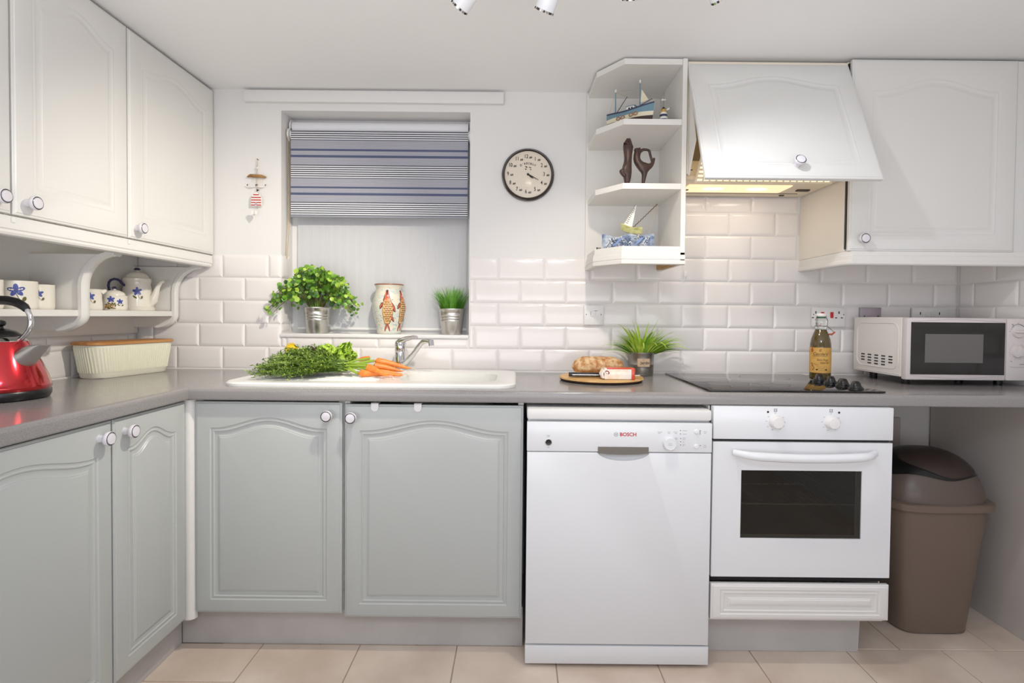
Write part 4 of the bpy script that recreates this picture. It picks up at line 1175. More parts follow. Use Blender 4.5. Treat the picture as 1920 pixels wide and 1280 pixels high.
for k in range(175):
    a = rnd.uniform(0, 2 * PI); q = rnd.random() ** .55
    if rnd.random() < .45: a = rnd.choice((0, PI)) + rnd.uniform(-.7, .35)
    rad = .042 * q
    me = kinds[rnd.choice((0, 6))] if q < .4 else rnd.choice(kinds[1:])
    tilt = q * (.55 + .5 * abs(math.cos(a))) + rnd.uniform(-.08, .2)
    sn = math.sin(a); s_ = rnd.uniform(.7, 1.08)
    if sn > .2: tilt *= .35; s_ *= .62 if sn > .5 else .75
    elif sn > .02: s_ *= .85
    o = inst('blade', me, r, (rad * math.cos(a), rad * sn * .9, .085), (0, tilt, a)); o.scale = (s_, 1, s_)
# window sill pots
SZ = WZ0 + .0145
pot_prof = [(.044, 0), (.0455, .001), (.0530, .060), (.0540, .061), (.0530, .064), (.0542, .072), (.0552, .073), (.0542, .076), (.0556, .084), (.0566, .085), (.0556, .088), (.0590, .112), (.0615, .114), (.0615, .117), (.0585, .116), (.0560, .10)]
def sill_pot(name, label, c, sc=1.0):
    r = thing(name, label, 'plant', c)
    lathe_pot(r, c, [(a * sc, b * sc) for a, b in pot_prof], STEEL)
    m = MB(); m.lathe([(.0565 * sc, .104 * sc), (0, .106 * sc)], 24, c, cap0=False, cap1=False); m.build('soil', SOIL, r)
    return r
EC = (-.898, .036, SZ)
r = sill_pot('potted_eucalyptus', 'bushy round-leaved plant in ridged metal pot on the window sill', EC, 1.0)
# round leaves in pairs along arching, drooping sprigs
leafs, lmats = [], (LEAF1, LEAF1, LEAF2, LEAF3, LEAF1)
def leaf_geo(n=9): return [(0, 0, -.0016)] + [(.0115 * math.cos(t), .0112 * math.sin(t), .0018 * math.cos(2 * t)) for t in [2 * PI * k / n for k in range(n)]], [(0, 1 + k, 1 + (k + 1) % n) for k in range(n)]
for m_ in lmats:
    b = MB(); b.add(*leaf_geo()); leafs.append(b.mesh('leaf', m_, 70, recalc=False))
stems, rest = MB(), MB()
rnd = random.Random(21)
spots_ = []
for k in range(84):
    q = -1 + 2 * (k + .5) / 84 + rnd.uniform(-.05, .05)
    ex = q * .192 + .008
    qq = min(1, abs(q))
    ey = rnd.uniform(-.11, .028)
    if ex < -.13: ey = rnd.uniform(-.125, -.062)
    top = (.04 + .150 * (1 - qq ** 2.4)) * rnd.random() ** .55
    ez = .085 + top - .045 * qq ** 4 * rnd.random()
    P0, P1, P2 = Vector((ex * .12, ey * .25, .108)), Vector((ex * .45, ey * .5, .135 + top * 1.05 + .07 * qq)), Vector((ex, ey, ez))
    pts = [P0 * (1 - t) ** 2 + P1 * 2 * t * (1 - t) + P2 * t * t for t in [i / 7 for i in range(8)]]
    stems.tube(pts, .0012, 4)
    for i in range(3, 8):
        for sd_ in (-1, 1):
            if rnd.random() < .12: continue
            tn = (pts[min(i + 1, 7)] - pts[i - 1]).normalized()
            side = tn.cross(Vector((0, -1, .35))).normalized() * sd_
            c_ = pts[i] + side * rnd.uniform(.008, .013) + Vector((0, -.003, rnd.uniform(-.004, .006)))
            if EC[1] + c_.y > .072: continue
            if EC[0] + c_.x < WX0 + .014 and EC[1] + c_.y > -.014: c_.y = -.020 - EC[1] - rnd.random() * .02
            nrm_ = Vector((rnd.uniform(-.7, .7), -1 + rnd.uniform(-.2, .7), rnd.uniform(-.35, .9))).normalized()
            spots_.append((c_, nrm_, rnd.uniform(.72, 1.12) * (1.0 if i < 7 else .7), rnd.randrange(5)))
spots_.sort(key=lambda q: q[0].y)
for idx, (c_, nrm_, s_, km) in enumerate(spots_):
    rot = nrm_.to_track_quat('Z', 'Y').to_matrix().to_4x4()
    if idx < 290:
        o = inst('leaf', leafs[km], r, c_, rot.to_euler()); o.scale = (s_, s_, s_)
    else:
        rest.xf = Matrix.Translation(c_) @ rot @ Matrix.Scale(s_, 4); rest.add(*leaf_geo(7), 2 if km == 3 else (1 if km == 2 else 0))
tag(rest.build('inner_leaves', [LEAF1, LEAF2, LEAF3], r, 70, world=False, recalc=False), kind='stuff')
tag(stems.build('stems', STEM, r, world=False), kind='stuff')
GC = (-.292, .040, SZ)
r = sill_pot('potted_grass', 'upright grass in ridged metal pot at the right end of the window sill', GC, .99)
m = MB()
for k in range(240):
    a = random.uniform(0, 2 * PI); q = random.random() ** .5; rad = .048 * q
    L = random.uniform(.085, .128); bend = random.uniform(.1, .9) * q + random.uniform(-.05, .25)
    if math.cos(a) < -.4 and random.random() < .3: bend += .5
    x, z, ang = 0.0, 0.0, PI / 2 - q * .25
    vs = []; n = 5
    lim = .072 if math.cos(a) > 0 else .12
    for i in range(n + 1):
        u = i / n; w = .0034 * (1 - u ** 1.8) + .0003
        px, py = rad * math.cos(a) + x * math.cos(a), rad * math.sin(a) + x * math.sin(a) * .6
        px = min(px, lim - .0); py = min(py, .058)
        vs += [(px - w * math.sin(a) * .5 - w * .35, py + w * math.cos(a) * .5, .10 + z), (px + w * math.sin(a) * .5 + w * .35, py - w * math.cos(a) * .5, .10 + z)]
        x += math.cos(ang) * L / n; z += math.sin(ang) * L / n; ang -= bend / n * 1.4
    m.add(vs, [(2 * i, 2 * i + 1, 2 * i + 3, 2 * i + 2) for i in range(n)])
tag(m.build('grass_blades', GRASS, r, 60, world=False, recalc=False), kind='stuff')

# vase painted with fish
VC = (-.578, .048, SZ)
r = thing('fish_vase', 'cream ceramic vase painted with upright fish on the window sill', 'vase', VC)
vp = [(.050, 0), (.0535, .004), (.0525, .018), (.056, .040), (.067, .075), (.0722, .105), (.0735, .125), (.0705, .150), (.062, .180), (.0565, .198), (.0585, .208), (.0645, .218), (.0655, .222), (.0635, .224), (.058, .214), (.054, .200)]
m = MB(); m.lathe(vp, 48, VC, mi=[0] * 11 + [1, 1, 0, 0], cap1=False); m.build('body', [VASEG, mat('vase_rim_brown', (150, 104, 84), .3)], r, 60)
def vr(z):
    for (r0, z0), (r1, z1) in zip(vp, vp[1:13]):
        if z0 <= z <= z1: return r0 + (r1 - r0) * (z - z0) / max(z1 - z0, 1e-6)
    return .06
tv = math.atan2(-2.39 - VC[1], -VC[0])
def fv(eps, t0): return lambda u, v: (VC[0] + (vr(v) + eps) * math.cos(tv + t0 + u / .066), VC[1] + (vr(v) + eps) * math.sin(tv + t0 + u / .066), VC[2] + v)
def blobstrip(mb, cl, hw, fn, mi, n=14, cols=4):
    """filled shape along z from cl[0] to cl[1]; centre line and half width functions of t"""
    vs = []
    for i in range(n + 1):
        t = i / n; z = cl[0] + (cl[1] - cl[0]) * t
        for j in range(cols + 1): vs.append(fn(cl[2](t) + hw(t) * (-1 + 2 * j / cols), z))
    mb.add(vs, [(i * (cols + 1) + j, i * (cols + 1) + j + 1, (i + 1) * (cols + 1) + j + 1, (i + 1) * (cols + 1) + j) for i in range(n) for j in range(cols)], mi)
m = MB(); rnd = random.Random(3)
for k in range(70):
    t0 = rnd.uniform(-1.6, 1.6); z0 = rnd.uniform(.012, .205)
    f0 = fv(.0003, t0); ribbon(m, [(-.008 + .016 * i / 4, z0 + .0015 * math.sin(i * 1.6)) for i in range(5)], [.0004, .0018, .002, .0018, .0004], f0, 3)
for k in range(16):
    f0 = fv(.0005, rnd.uniform(-1.5, 1.5)); z0 = rnd.uniform(.02, .2); m.fan([f0(*p) for p in ellipse2(.0018, .0018, (0, z0), 0, 7)], 2)
tag(m.build('painted_strokes', [FISHR, FISHO, FISHK, SEABLUE, PORC], r, 0, recalc=False), kind='stuff')
for t0, sc in ((-.10, 1.0), (1.0, .95)):
    m = MB()
    ctr = lambda t: .004 * math.sin(t * 3) - .003
    hwB = lambda t: .0205 * (math.sin(PI * (.12 + .76 * t)) ** .7)
    # black silhouette then colour on top
    f0, f1, f2 = fv(.0006, t0), fv(.0010, t0), fv(.0014, t0)
    blobstrip(m, (.045, .160, ctr), lambda t: hwB(t) + .0016, f0, 2)
    blobstrip(m, (.047, .158, ctr), hwB, f1, 1)
    blobstrip(m, (.148, .196, lambda t: ctr(1)), lambda t: .0135 * (1 - t) ** .8 + .003, f0, 2, 8)
    for sg in (-1, 1): 
        blobstrip(m, (.147, .196, lambda t, sg=sg: ctr(1) + sg * (.0045 + .0012 * t)), lambda t: .0058 * (1 - t) ** .7 + .0004, f1, 0, 8, 2)
    blobstrip(m, (.145, .172, lambda t: ctr(1)), lambda t: .0125 - .0035 * t, f1, 0, 5)
    m.fan([f2(*p) for p in ellipse2(.0034, .0034, (ctr(1) + .004, .170), 0, 10)], 4); m.fan([fv(.0017, t0)(*p) for p in ellipse2(.0014, .0014, (ctr(1) + .004, .170), 0, 8)], 2)
    for sg in (-1, 1):
        blobstrip(m, (.014, .050, lambda t, sg=sg: -.003 + sg * .013 * (1 - t)), lambda t: .0055 * (1 - abs(2 * t - .9)) * .6 + .0025, f0, 2, 6, 2)
        blobstrip(m, (.016, .048, lambda t, sg=sg: -.003 + sg * .0125 * (1 - t)), lambda t: .0042 * (1 - abs(2 * t - .9)) * .6 + .0012, f1, 0, 6, 2)
    for (za, zb, u0, u1) in ((.098, .138, .030, .017), (.055, .085, .028, .012), (.112, .14, -.030, -.020)):
        blobstrip(m, (za, zb, lambda t, u0=u0, u1=u1: u0 + (u1 - u0) * t), lambda t: .0052 * math.sin(PI * (.1 + .8 * t)) + .001, f0, 2, 6, 2)
        blobstrip(m, (za + .003, zb - .002, lambda t, u0=u0, u1=u1: u0 + (u1 - u0) * t), lambda t: .0034 * math.sin(PI * (.1 + .8 * t)), f1, 0, 6, 2)
    for row in range(10):
        z0 = .058 + row * .0092; hw = hwB((z0 - .047) / .111)
        for col in range(-1, 2):
            u0 = ctr((z0 - .047) / .111) + col * .0105 + (.005 if row % 2 else -.001)
            if abs(u0) > hw - .003: continue
            ribbon(m, [(u0 - .005, z0 + .004), (u0 - .003, z0 + .0008), (u0, z0), (u0 + .003, z0 + .001), (u0 + .005, z0 + .004)], [.0006, .002, .0026, .002, .0006], f2, 2)
    tag(m.build('painted_fish', [FISHR, FISHO, FISHK, SEABLUE, PORC], r, 0, recalc=False), kind='stuff')

# ------------------------------------------------------------------ vegetables on the drainer
dz = ZW + .0135
def carrot(label, a, b, R):
    a, b = Vector(a), Vector(b)
    r = thing('carrot', label, 'carrot', a, group='carrots on the drainer')
    d = b - a; n = 12
    m = MB(); pts, rad = [], []
    for k in range(n + 1):
        u = k / n
        pts.append(a + d * u + Vector((0, .004 * math.sin(3 * u), .002 * math.sin(5 * u))))
        rad.append(R * (min(1, (u / .07) ** .5) if u < .07 else 1) * (1 - .55 * u - .3 * u ** 4) * (1 + .03 * math.sin(u * 31)) if u < 1 else .0012)
    m.tube(pts, rad, 14); m.build('root', CARROT, r, 60)
    m = MB()
    for q in range(4):
        e = b + d.normalized() * random.uniform(.015, .04) + Vector((0, random.uniform(-.02, .02), random.uniform(-.02, -.002)))
        e.z = max(e.z, dz + .001)
        mid = (b + e) / 2 + Vector((0, random.uniform(-.01, .01), .006))
        m.tube([b - d * .03, mid, e], .0005, 4)
    m.build('root_hairs', ROOTH, r)
    m = MB()
    for q in range(4):
        s0 = a + Vector((0, random.uniform(-.004, .004), random.uniform(-.003, .005)))
        e = Vector((-.665 + random.uniform(-.01, .01), -.33 + random.uniform(-.02, .02), .962 + random.uniform(-.012, .012)))
        m.tube([s0, (s0 * .55 + e * .45) + Vector((0, 0, random.uniform(-.002, .006))), e], [.0032, .0028, .0022], 6)
    m.build('stalks', STALK, r)
    return r
carrot('topmost orange carrot of the bunch, pointing right towards the tap', (-.556, -.285, .972), (-.415, -.27, .944), .0155)
carrot('orange carrot just below the topmost one, partly under it', (-.553, -.325, .956), (-.437, -.315, .938), .0145)
carrot('orange carrot lying diagonally across the front of the bunch', (-.562, -.372, .957), (-.470, -.425, .930), .0140)
carrot('lowest orange carrot in front, lying flat on the white drainer', (-.592, -.385, .9335), (-.424, -.375, .929), .0145)
carrot('orange carrot mostly hidden behind the others', (-.54, -.345, .934), (-.432, -.335, .928), .0135)
carrot('pale orange carrot at the back, beside the bunch tie', (-.590, -.225, .975), (-.655, -.215, .970), .012)
r = thing('leafy_greens', 'feathery dark green carrot tops heaped on the left of the drainer', 'greens', (-.80, -.33, dz))
m = MB(); rnd = random.Random(11)
for k in range(600):
    u = rnd.random()
    x0 = -.665 + rnd.uniform(-.02, .02); y0 = -.33 + rnd.uniform(-.03, .03); z0 = .955 + rnd.uniform(-.02, .02)
    x1 = -.70 - .245 * rnd.random() ** .62; y1 = -.36 + rnd.uniform(-.16, .15)
    hmax = .118 * (1 - ((x1 + .80) / .17) ** 2 * .62) * (1 - abs(y1 + .33) * 2.4)
    z1 = dz + .004 + max(.0, hmax) * rnd.random() + .004
    a, e = Vector((x0, y0, z0)), Vector((x1, y1, z1))
    pr = None
    N_ = 6; mid = (a + e) / 2 + Vector((0, 0, .02 * rnd.random()))
    pts = [a * (1 - t) ** 2 + mid * 2 * t * (1 - t) + e * t * t for t in [i / N_ for i in range(N_ + 1)]]
    m.tube(pts, [.0013, .0012, .0011, .001, .0009, .0008, .0005], 3, mi=1 if k % 5 == 0 else 0)
    d = (pts[-1] - pts[-3]).normalized()
    for i in range(46):
        t = .30 + .70 * rnd.random(); j = min(int(t * N_), N_ - 1); c = pts[j].lerp(pts[j + 1], t * N_ - j)
        ax = Vector((rnd.uniform(-1, .35), rnd.uniform(-1, 1), rnd.uniform(-.35, .8))).normalized()
        L = rnd.uniform(.008, .018); sd = ax.cross(Vector((rnd.uniform(-1, 1), rnd.uniform(-1, 1), 1))).normalized() * rnd.uniform(.0013, .0029)
        p1 = c + ax * L; p1.z = max(p1.z, dz + .001)
        q1 = c + ax * L * .55
        m.add([c, q1 + sd, p1, q1 - sd], [(0, 1, 2, 3)], 2 if rnd.random() < .30 else 0)
tag(m.build('fronds', [FROND, STALK, mat('carrot_frond_light', (156, 182, 66), .5)], r, 0, recalc=False), kind='stuff')
m = MB(); m.tube([(-.665 + .0, -.33 + .026 * math.cos(t), .958 + .020 * math.sin(t)) for t in [2 * PI * k / 18 for k in range(18)]], .0016, 5, closed=True); m.build('tie', WIRE, r)
r = thing('lettuce', 'curly bright green lettuce with a dark purple leaf behind the carrot tops', 'lettuce', (-.715, -.235, dz))
def ruffle(mb, c, dirv, L, Wd, mi, seed, n=18):
    rd = random.Random(seed); dirv = Vector(dirv).normalized(); side = dirv.cross(Vector((0, 1, .2))).normalized(); nrm = dirv.cross(side)
    vs = []
    ph = rd.uniform(0, 6)
    for i in range(n + 1):
        u = i / n
        for j in range(n + 1):
            v = -1 + 2 * j / n
            wv = Wd * math.sin(PI * min(.95, .15 + .8 * u)) ** .6
            ed = max(abs(v), u) ** 3
            off = ed * .011 * math.sin(ph + v * 17 + u * 13) + .012 * v * v
            p = Vector(c) + dirv * (L * u * (1 - .15 * v * v)) + side * (wv * v) + nrm * off + dirv * ed * .007 * math.sin(ph + v * 23)
            p.z = max(p.z, dz + .001); vs.append(p)
    mb.add(vs, [(i * (n + 1) + j, i * (n + 1) + j + 1, (i + 1) * (n + 1) + j + 1, (i + 1) * (n + 1) + j) for i in range(n) for j in range(n)], mi)
m = MB()
for k in range(38):
    a = rnd.uniform(0, 2 * PI)
    ruffle(m, (-.720 + .022 * math.cos(a), -.245 + .018 * math.sin(a), dz + .050 + rnd.uniform(0, .020)), (math.cos(a) * .8, math.sin(a) * .5 - .25, .6 + rnd.uniform(-.6, .5)), rnd.uniform(.05, .07), rnd.uniform(.024, .036), 0, k)
m.build('leaves', LETT, r, 60, recalc=False)
m = MB()
for k in range(3): ruffle(m, (-.772 + .006 * k, -.315, dz + .088 - .004 * k), (-.3 + .3 * k, -.6, .55), .03, .015, 0, 80 + k)
m.build('purple_leaf', PURPLE, r, 60, recalc=False)
r = thing('yellow_flower', 'yellow flower head tucked into the carrot tops at far left', 'flower', (-.865, -.27, dz + .06))
m = MB(); m.lathe([(0, 0), (.014, .003), (.022, .014), (.020, .026), (.010, .033), (0, .034)], 18, (-.872, -.295, dz + .080), cap0=False, cap1=False); m.build('head', YELLOW, r)
m = MB()
for k in range(14):
    a = 2 * PI * k / 14; c = Vector((-.872, -.300, dz + .098))
    d = Vector((math.cos(a), -.5 + .3 * math.sin(a), math.sin(a))).normalized(); s_ = d.cross(Vector((0, 1, 0))).normalized() * .005
    m.add([c + d * .012 + s_, c + d * .026 + s_ * .7, c + d * .026 - s_ * .7, c + d * .012 - s_], [(0, 1, 2, 3)])
m.build('petals', YELLOW, r, 0, recalc=False)
m = MB(); m.tube([(-.872, -.295, dz + .082), (-.85, -.28, dz + .03), (-.80, -.30, dz + .008)], .003, 6); m.build('stem', STALK, r)

# ------------------------------------------------------------------ kettle
KC = (-1.462, -.868, ZW + .0006)
r = thing('kettle', 'red metal kettle with chrome spout at the left end of the worktop', 'kettle', KC)
m = MB(); m.lathe([(.098, 0), (.108, .002), (.1125, .012), (.1125, .022), (.110, .026)], 56, KC); m.build('base_ring', BLACK, r, 45)
m = MB(); m.lathe([(.110, .026), (.1130, .030), (.112, .040), (.106, .062), (.094, .096), (.078, .132), (.066, .158), (.063, .163)], 56, KC); m.build('body', RED, r, 50)
m = MB(); m.lathe([(.063, .163), (.0635, .165), (.056, .172), (.049, .177)], 48, KC); m.build('collar', CHROME, r, 50)
m = MB(); m.lathe([(.049, .177), (.046, .182), (.036, .191), (.020, .197), (.009, .199), (.0085, .204)], 40, KC); m.build('lid', BLACK, r, 50)
m = MB(); m.lathe([(.006, .204), (.012, .207), (.015, .213), (.013, .220), (.006, .223), (0, .2235)], 24, KC, cap1=False); m.build('lid_knob', BLACK, r, 50)
K = Vector(KC)
m = MB(); sd = Vector((.985, -.1, 0))
m.tube([K + sd * .062 + Vector((0, 0, .108)), K + sd * .088 + Vector((0, 0, .124)), K + sd * .118 + Vector((0, 0, .146)), K + sd * .140 + Vector((0, 0, .166))], [.034, .028, .021, .0175], 28)
for v in m.v: v.z = min(v.z, KC[2] + .154)
m.build('spout', STEEL, r, 50)
hd_ = Vector((.985, -.1, 0))
arm = [(.050, .160), (.062, .166), (.074, .174), (.085, .184), (.094, .196), (.099, .209), (.100, .222), (.097, .236), (.090, .249), (.080, .259)]
for s_ in (1, -1):
    m = MB(); m.tube([K + hd_ * (s_ * a) + Vector((0, 0, b)) for a, b in arm], .0068, 12); m.build('handle_arm', CHROME, r, 50)
m = MB(); m.tube([K + hd_ * a + Vector((0, 0, b)) for a, b in ((.087, .252), (.080, .260), (.066, .268), (.05, .274), (.026, .278), (.0, .279), (-.026, .278), (-.05, .274), (-.066, .268), (-.080, .260), (-.087, .252))], [.009, .0112, .012, .0125, .0128, .013, .0128, .0125, .012, .0112, .009], 16); m.build('handle_grip', BLACK, r, 50)

# ------------------------------------------------------------------ bread bin
r = thing('bread_bin', 'cream ribbed bread bin with bamboo lid in the worktop corner', 'container', (-1.560, -.243, ZW + .0006), rz=-.20)
m = MB(); rings = []
for z, hx, hy, rd in ((0, .052, .158, .04), (.004, .055, .161, .042), (.03, .059, .166, .044), (.118, .068, .180, .05), (.124, .068, .180, .05)):
    rings.append([(x, y, z) for x, y in rrect(-hx, hx, -hy, hy, rd, 8)])
m.loft(rings); bb = m.build('tub', mat('bin_glaze_cream', (236, 233, 214), .3), r, 50, world=False)
m = MB()
q0, q1 = rrect(-.0582, .0582, -.1652, .1652, .044, 8), rrect(-.0672, .0672, -.1792, .1792, .05, 8)
def along(q, n):
    L = [0]; 
    for i in range(len(q)): L.append(L[-1] + math.dist(q[i], q[(i + 1) % len(q)]))
    out = []
    for k in range(n):
        s_ = L[-1] * k / n; i = max(j for j in range(len(q)) if L[j] <= s_); t = (s_ - L[i]) / max(L[i + 1] - L[i], 1e-9)
        a, b = q[i], q[(i + 1) % len(q)]; out.append((a[0] + (b[0] - a[0]) * t, a[1] + (b[1] - a[1]) * t))
    return out
NR = 84
for (a, b) in zip(along(q0, NR), along(q1, NR)): m.tube([(a[0], a[1], .022), (b[0], b[1], .116)], .0026, 4)
tag(m.build('ribs', mat('bin_rib_cream', (232, 230, 206), .35), bb, 60, world=False), kind='stuff')
m = MB(); m.loft([[(x, y, z) for x, y in rrect(-hx, hx, -hy, hy, .052, 8)] for z, hx, hy in ((.1243, .072, .183), (.126, .0745, .186), (.134, .0745, .186), (.136, .072, .183))]); m.build('lid', WOODL, r, 40, world=False)

# ------------------------------------------------------------------ crockery on the left shelf
SHZ = 1.1605
def flower(m, fn, u, v, s=1.0, big=True):
    for k in range(5):
        a = .4 + 2 * PI * k / 5
        m.fan([fn(*p) for p in ellipse2(.0085 * s, .0048 * s, (u + .0085 * s * math.cos(a), v + .007 * s * math.sin(a)), a, 9)], 0)
    m.fan([fn(*p) for p in ellipse2(.003 * s, .003 * s, (u, v), 0, 8)], 1)
    ribbon(m, [(u, v - .008 * s), (u + .004 * s, v - .018 * s), (u + .010 * s, v - .026 * s)], .0014 * s, fn, 2)
    m.fan([fn(*p) for p in ellipse2(.0085 * s, .003 * s, (u - .008 * s, v - .019 * s), -.6, 8)], 2)
    m.fan([fn(*p) for p in ellipse2(.006 * s, .0038 * s, (u + .014 * s, v - .020 * s), 1.2, 8)], 2)
def surf(c, prof, t0=0.0, eps=.0004):
    th = math.atan2(-2.39 - c[1], -c[0]) + t0
    def rad(z):
        for (r0, z0), (r1, z1) in zip(prof, prof[1:]):
            if z0 <= z <= z1 and z1 > z0: return r0 + (r1 - r0) * (z - z0) / (z1 - z0)
        return prof[-1][0]
    R0 = max(p[0] for p in prof)
    return lambda u, v: (c[0] + (rad(v) + eps) * math.cos(th + u / R0), c[1] + (rad(v) + eps) * math.sin(th + u / R0), c[2] + v)
PM = [BLUEP, BLUED, OLIVEP, OCHREP]
def mug(label, c, R, H, fl, hdir=None):
    r = thing('mug', label, 'mug', c, group='flowered mugs on the left shelf')
    pr = [(R * .93, 0), (R * .98, .003), (R, .010), (R * .99, H - .004), (R * 1.0, H)]
    m = MB(); m.lathe(pr + [(R * .95, H), (R * .92, H - .01), (R * .9, .008), (0, .006)], 40, c, cap1=False); m.build('cup', CREAMC, r, 50)
    m = MB()
    for u, v, s_ in fl: flower(m, surf(c, pr), u, v, s_)
    tag(m.build('painted_flower', PM, r, 0, recalc=False), kind='stuff')
    if hdir is not None:
        d = Vector((math.cos(hdir), math.sin(hdir), 0)); C0 = Vector(c)
        m = MB(); m.tube([C0 + d * (R * .97) + Vector((0, 0, H * .82)), C0 + d * (R + .022) + Vector((0, 0, H * .78)), C0 + d * (R + .028) + Vector((0, 0, H * .5)), C0 + d * (R + .018) + Vector((0, 0, H * .25)), C0 + d * (R * .97) + Vector((0, 0, H * .2))], .0045, 10); m.build('handle', CREAMC, r, 50)
    return r
mug('cream flowered mug at the far left end of the shelf, cut by the photo edge', (-1.572, -.800, SHZ), .043, .086, [(.018, .060, .95)], hdir=PI * .85)
mug('large cream flowered mug on the shelf above the kettle', (-1.578, -.685, SHZ), .049, .088, [(-.004, .058, 1.35)])
mug('cream flowered mug standing against the curved bracket', (-1.592, -.592, SHZ), .040, .082, [(-.004, .052, .9)])
c = (-1.572, -.405, SHZ)
r = thing('cream_jug', 'small cream milk jug with blue flower, right of the curved bracket', 'jug', c)
pj = [(.036, 0), (.038, .003), (.0385, .012), (.036, .045), (.0355, .062), (.039, .076)]
m = MB(); m.lathe(pj + [(.0375, .0765), (.034, .064), (.035, .01), (0, .006)], 40, c, cap1=False); m.build('body', CREAMC, r, 50)
m = MB(); m.tube([(c[0] + .030, c[1] + .018, c[2] + .066), (c[0] + .042, c[1] + .025, c[2] + .075)], [.010, .004], 12); m.build('lip', CREAMC, r, 50)
m = MB(); flower(m, surf(c, pj), .0, .050, 1.0); tag(m.build('painted_flower', PM, r, 0, recalc=False), kind='stuff')
c = (-1.560, -.300, SHZ)
r = thing('sugar_pot', 'lidded cream sugar pot with blue and ochre flowers beside the coffee pot', 'pot', c)
ps = [(.038, 0), (.0405, .003), (.0415, .012), (.0405, .040), (.0395, .048), (.0425, .056)]
m = MB(); m.lathe(ps + [(.040, .057), (.037, .05), (.037, .01), (0, .006)], 40, c, cap1=False); m.build('body', CREAMC, r, 50)
m = MB(); m.lathe([(.036, .056), (.036, .060), (.031, .069), (.017, .077), (.005, .079), (.004, .083)], 36, c); ld = m.build('lid', CREAMC, r, 50)
m = MB(); m.lathe([(.004, .082), (.011, .086), (.004, .092), (0, .0925)], 20, c, cap1=False); m.build('lid_knob', BLUED, ld, 50)
m = MB(); fn = surf(c, ps)
flower(m, fn, -.012, .042, .85); flower(m, fn, .018, .034, .7)
for k in range(16):
    u, v = rnd.uniform(-.032, .004), rnd.uniform(.005, .026); m.fan([fn(*p) for p in ellipse2(.006, .0026, (u, v), rnd.uniform(0, 3), 8)], 2 if k % 2 else 3)
tag(m.build('painted_flowers', PM, r, 0, recalc=False), kind='stuff')
c = (-1.602, -.115, SHZ)
r = thing('coffee_pot', 'tall cream coffee pot with blue flower and domed lid on the left shelf', 'pot', c)
pc = [(.061, 0), (.063, .004), (.063, .013), (.0595, .015), (.0585, .020), (.0535, .070), (.050, .098), (.0475, .112), (.0505, .122), (.0515, .133)]
m = MB(); m.lathe(pc + [(.049, .134), (.046, .120)], 44, c, cap1=False); m.build('body', CREAMC, r, 50)
m = MB(); m.lathe([(.0505, .1335), (.051, .135), (.043, .139), (.040, .147), (.030, .157), (.014, .163), (.006, .165), (.005, .170)], 40, c); ld = m.build('lid', CREAMC, r, 50)
m = MB(); m.lathe([(.005, .169), (.0135, .1735), (.006, .181), (0, .1815)], 20, c, cap1=False); m.build('lid_knob', BLUED, ld, 50)
c0 = Vector(c); d = Vector((.93, .12, 0))
m = MB(); m.tube([c0 + d * .052 + Vector((0, 0, .030)), c0 + d * .068 + Vector((0, 0, .045)), c0 + d * .077 + Vector((0, 0, .075)), c0 + d * .086 + Vector((0, 0, .102)), c0 + d * .100 + Vector((0, 0, .122)), c0 + d * .112 + Vector((0, 0, .126))], [.016, .0165, .0125, .009, .007, .0065], 16); m.build('spout', CREAMC, r, 50)
e = Vector((-.45, -.9, 0)).normalized()
m = MB(); m.tube([c0 + e * .048 + Vector((0, 0, .103)), c0 + e * .058 + Vector((0, 0, .112)), c0 + e * .066 + Vector((0, 0, .121)), c0 + e * .076 + Vector((0, 0, .127)), c0 + e * .088 + Vector((0, 0, .128)), c0 + e * .099 + Vector((0, 0, .123)), c0 + e * .106 + Vector((0, 0, .113)), c0 + e * .108 + Vector((0, 0, .100)), c0 + e * .106 + Vector((0, 0, .086)), c0 + e * .100 + Vector((0, 0, .070)), c0 + e * .08 + Vector((0, 0, .045)), c0 + e * .057 + Vector((0, 0, .028))], .0048, 12, mi=0); m.build('handle', BLUED, r, 50)
m = MB(); flower(m, surf(c, pc), .0, .080, 1.25); tag(m.build('painted_flower', PM, r, 0, recalc=False), kind='stuff')

# ------------------------------------------------------------------ ornaments on the end shelf
# model fishing boat
Z1 = 1.9045
r = thing('model_boat', 'model fishing boat with blue and cream hull on the top end shelf', 'ornament', (.45, -.215, Z1))
A_, B_ = Vector((.372, -.140, 0)), Vector((.528, -.268, 0)); ax = (B_ - A_).normalized(); sd = Vector((-ax.y, ax.x, 0)); LB = (B_ - A_).length
def hp3(u, s_, z): p = A_ + ax * (LB * u) + sd * s_; return (p.x, p.y, Z1 + z)
m = MB(); rings = []
for i in range(13):
    u = i / 12
    bw = .026 * (min(1, (u + .12) / .3) ** .6) * (1 - max(0, (u - .55) / .45) ** 2.2 * .97)
    sh = .012 * (2 * u - .9) ** 2 + .006 * u
    kz = .001 + .004 * 0
    lv = [(.30, kz), (.70, .022), (.92, .040), (.98, .056), (1.0, .066 + sh), (1.03, .072 + sh)]
    ring = [hp3(u - .04 * (1 - zz / .07) * (1 if u > .8 else 0), bw * w, zz) for w, zz in lv] + [hp3(u - .04 * (1 - zz / .07) * (1 if u > .8 else 0), -bw * w, zz) for w, zz in reversed(lv)]
    rings.append(ring)
n = len(rings[0]); mis = []
colr = [0, 0, 1, 1, 2, 4, 2, 1, 1, 0, 0, 0]
vs = [p for q in rings for p in q]; fs, ms = [], []
cm = [0, 0, 1, 2, 3, 4, 3, 2, 1, 0, 0, 0]
for i in range(12):
    for j in range(n):
        a, b = i * n + j, i * n + (j + 1) % n; fs.append((a, b, b + n, a + n)); ms.append(cm[j])
fs += [tuple(range(n)), tuple(range(12 * n, 13 * n))]; ms += [1, 1]
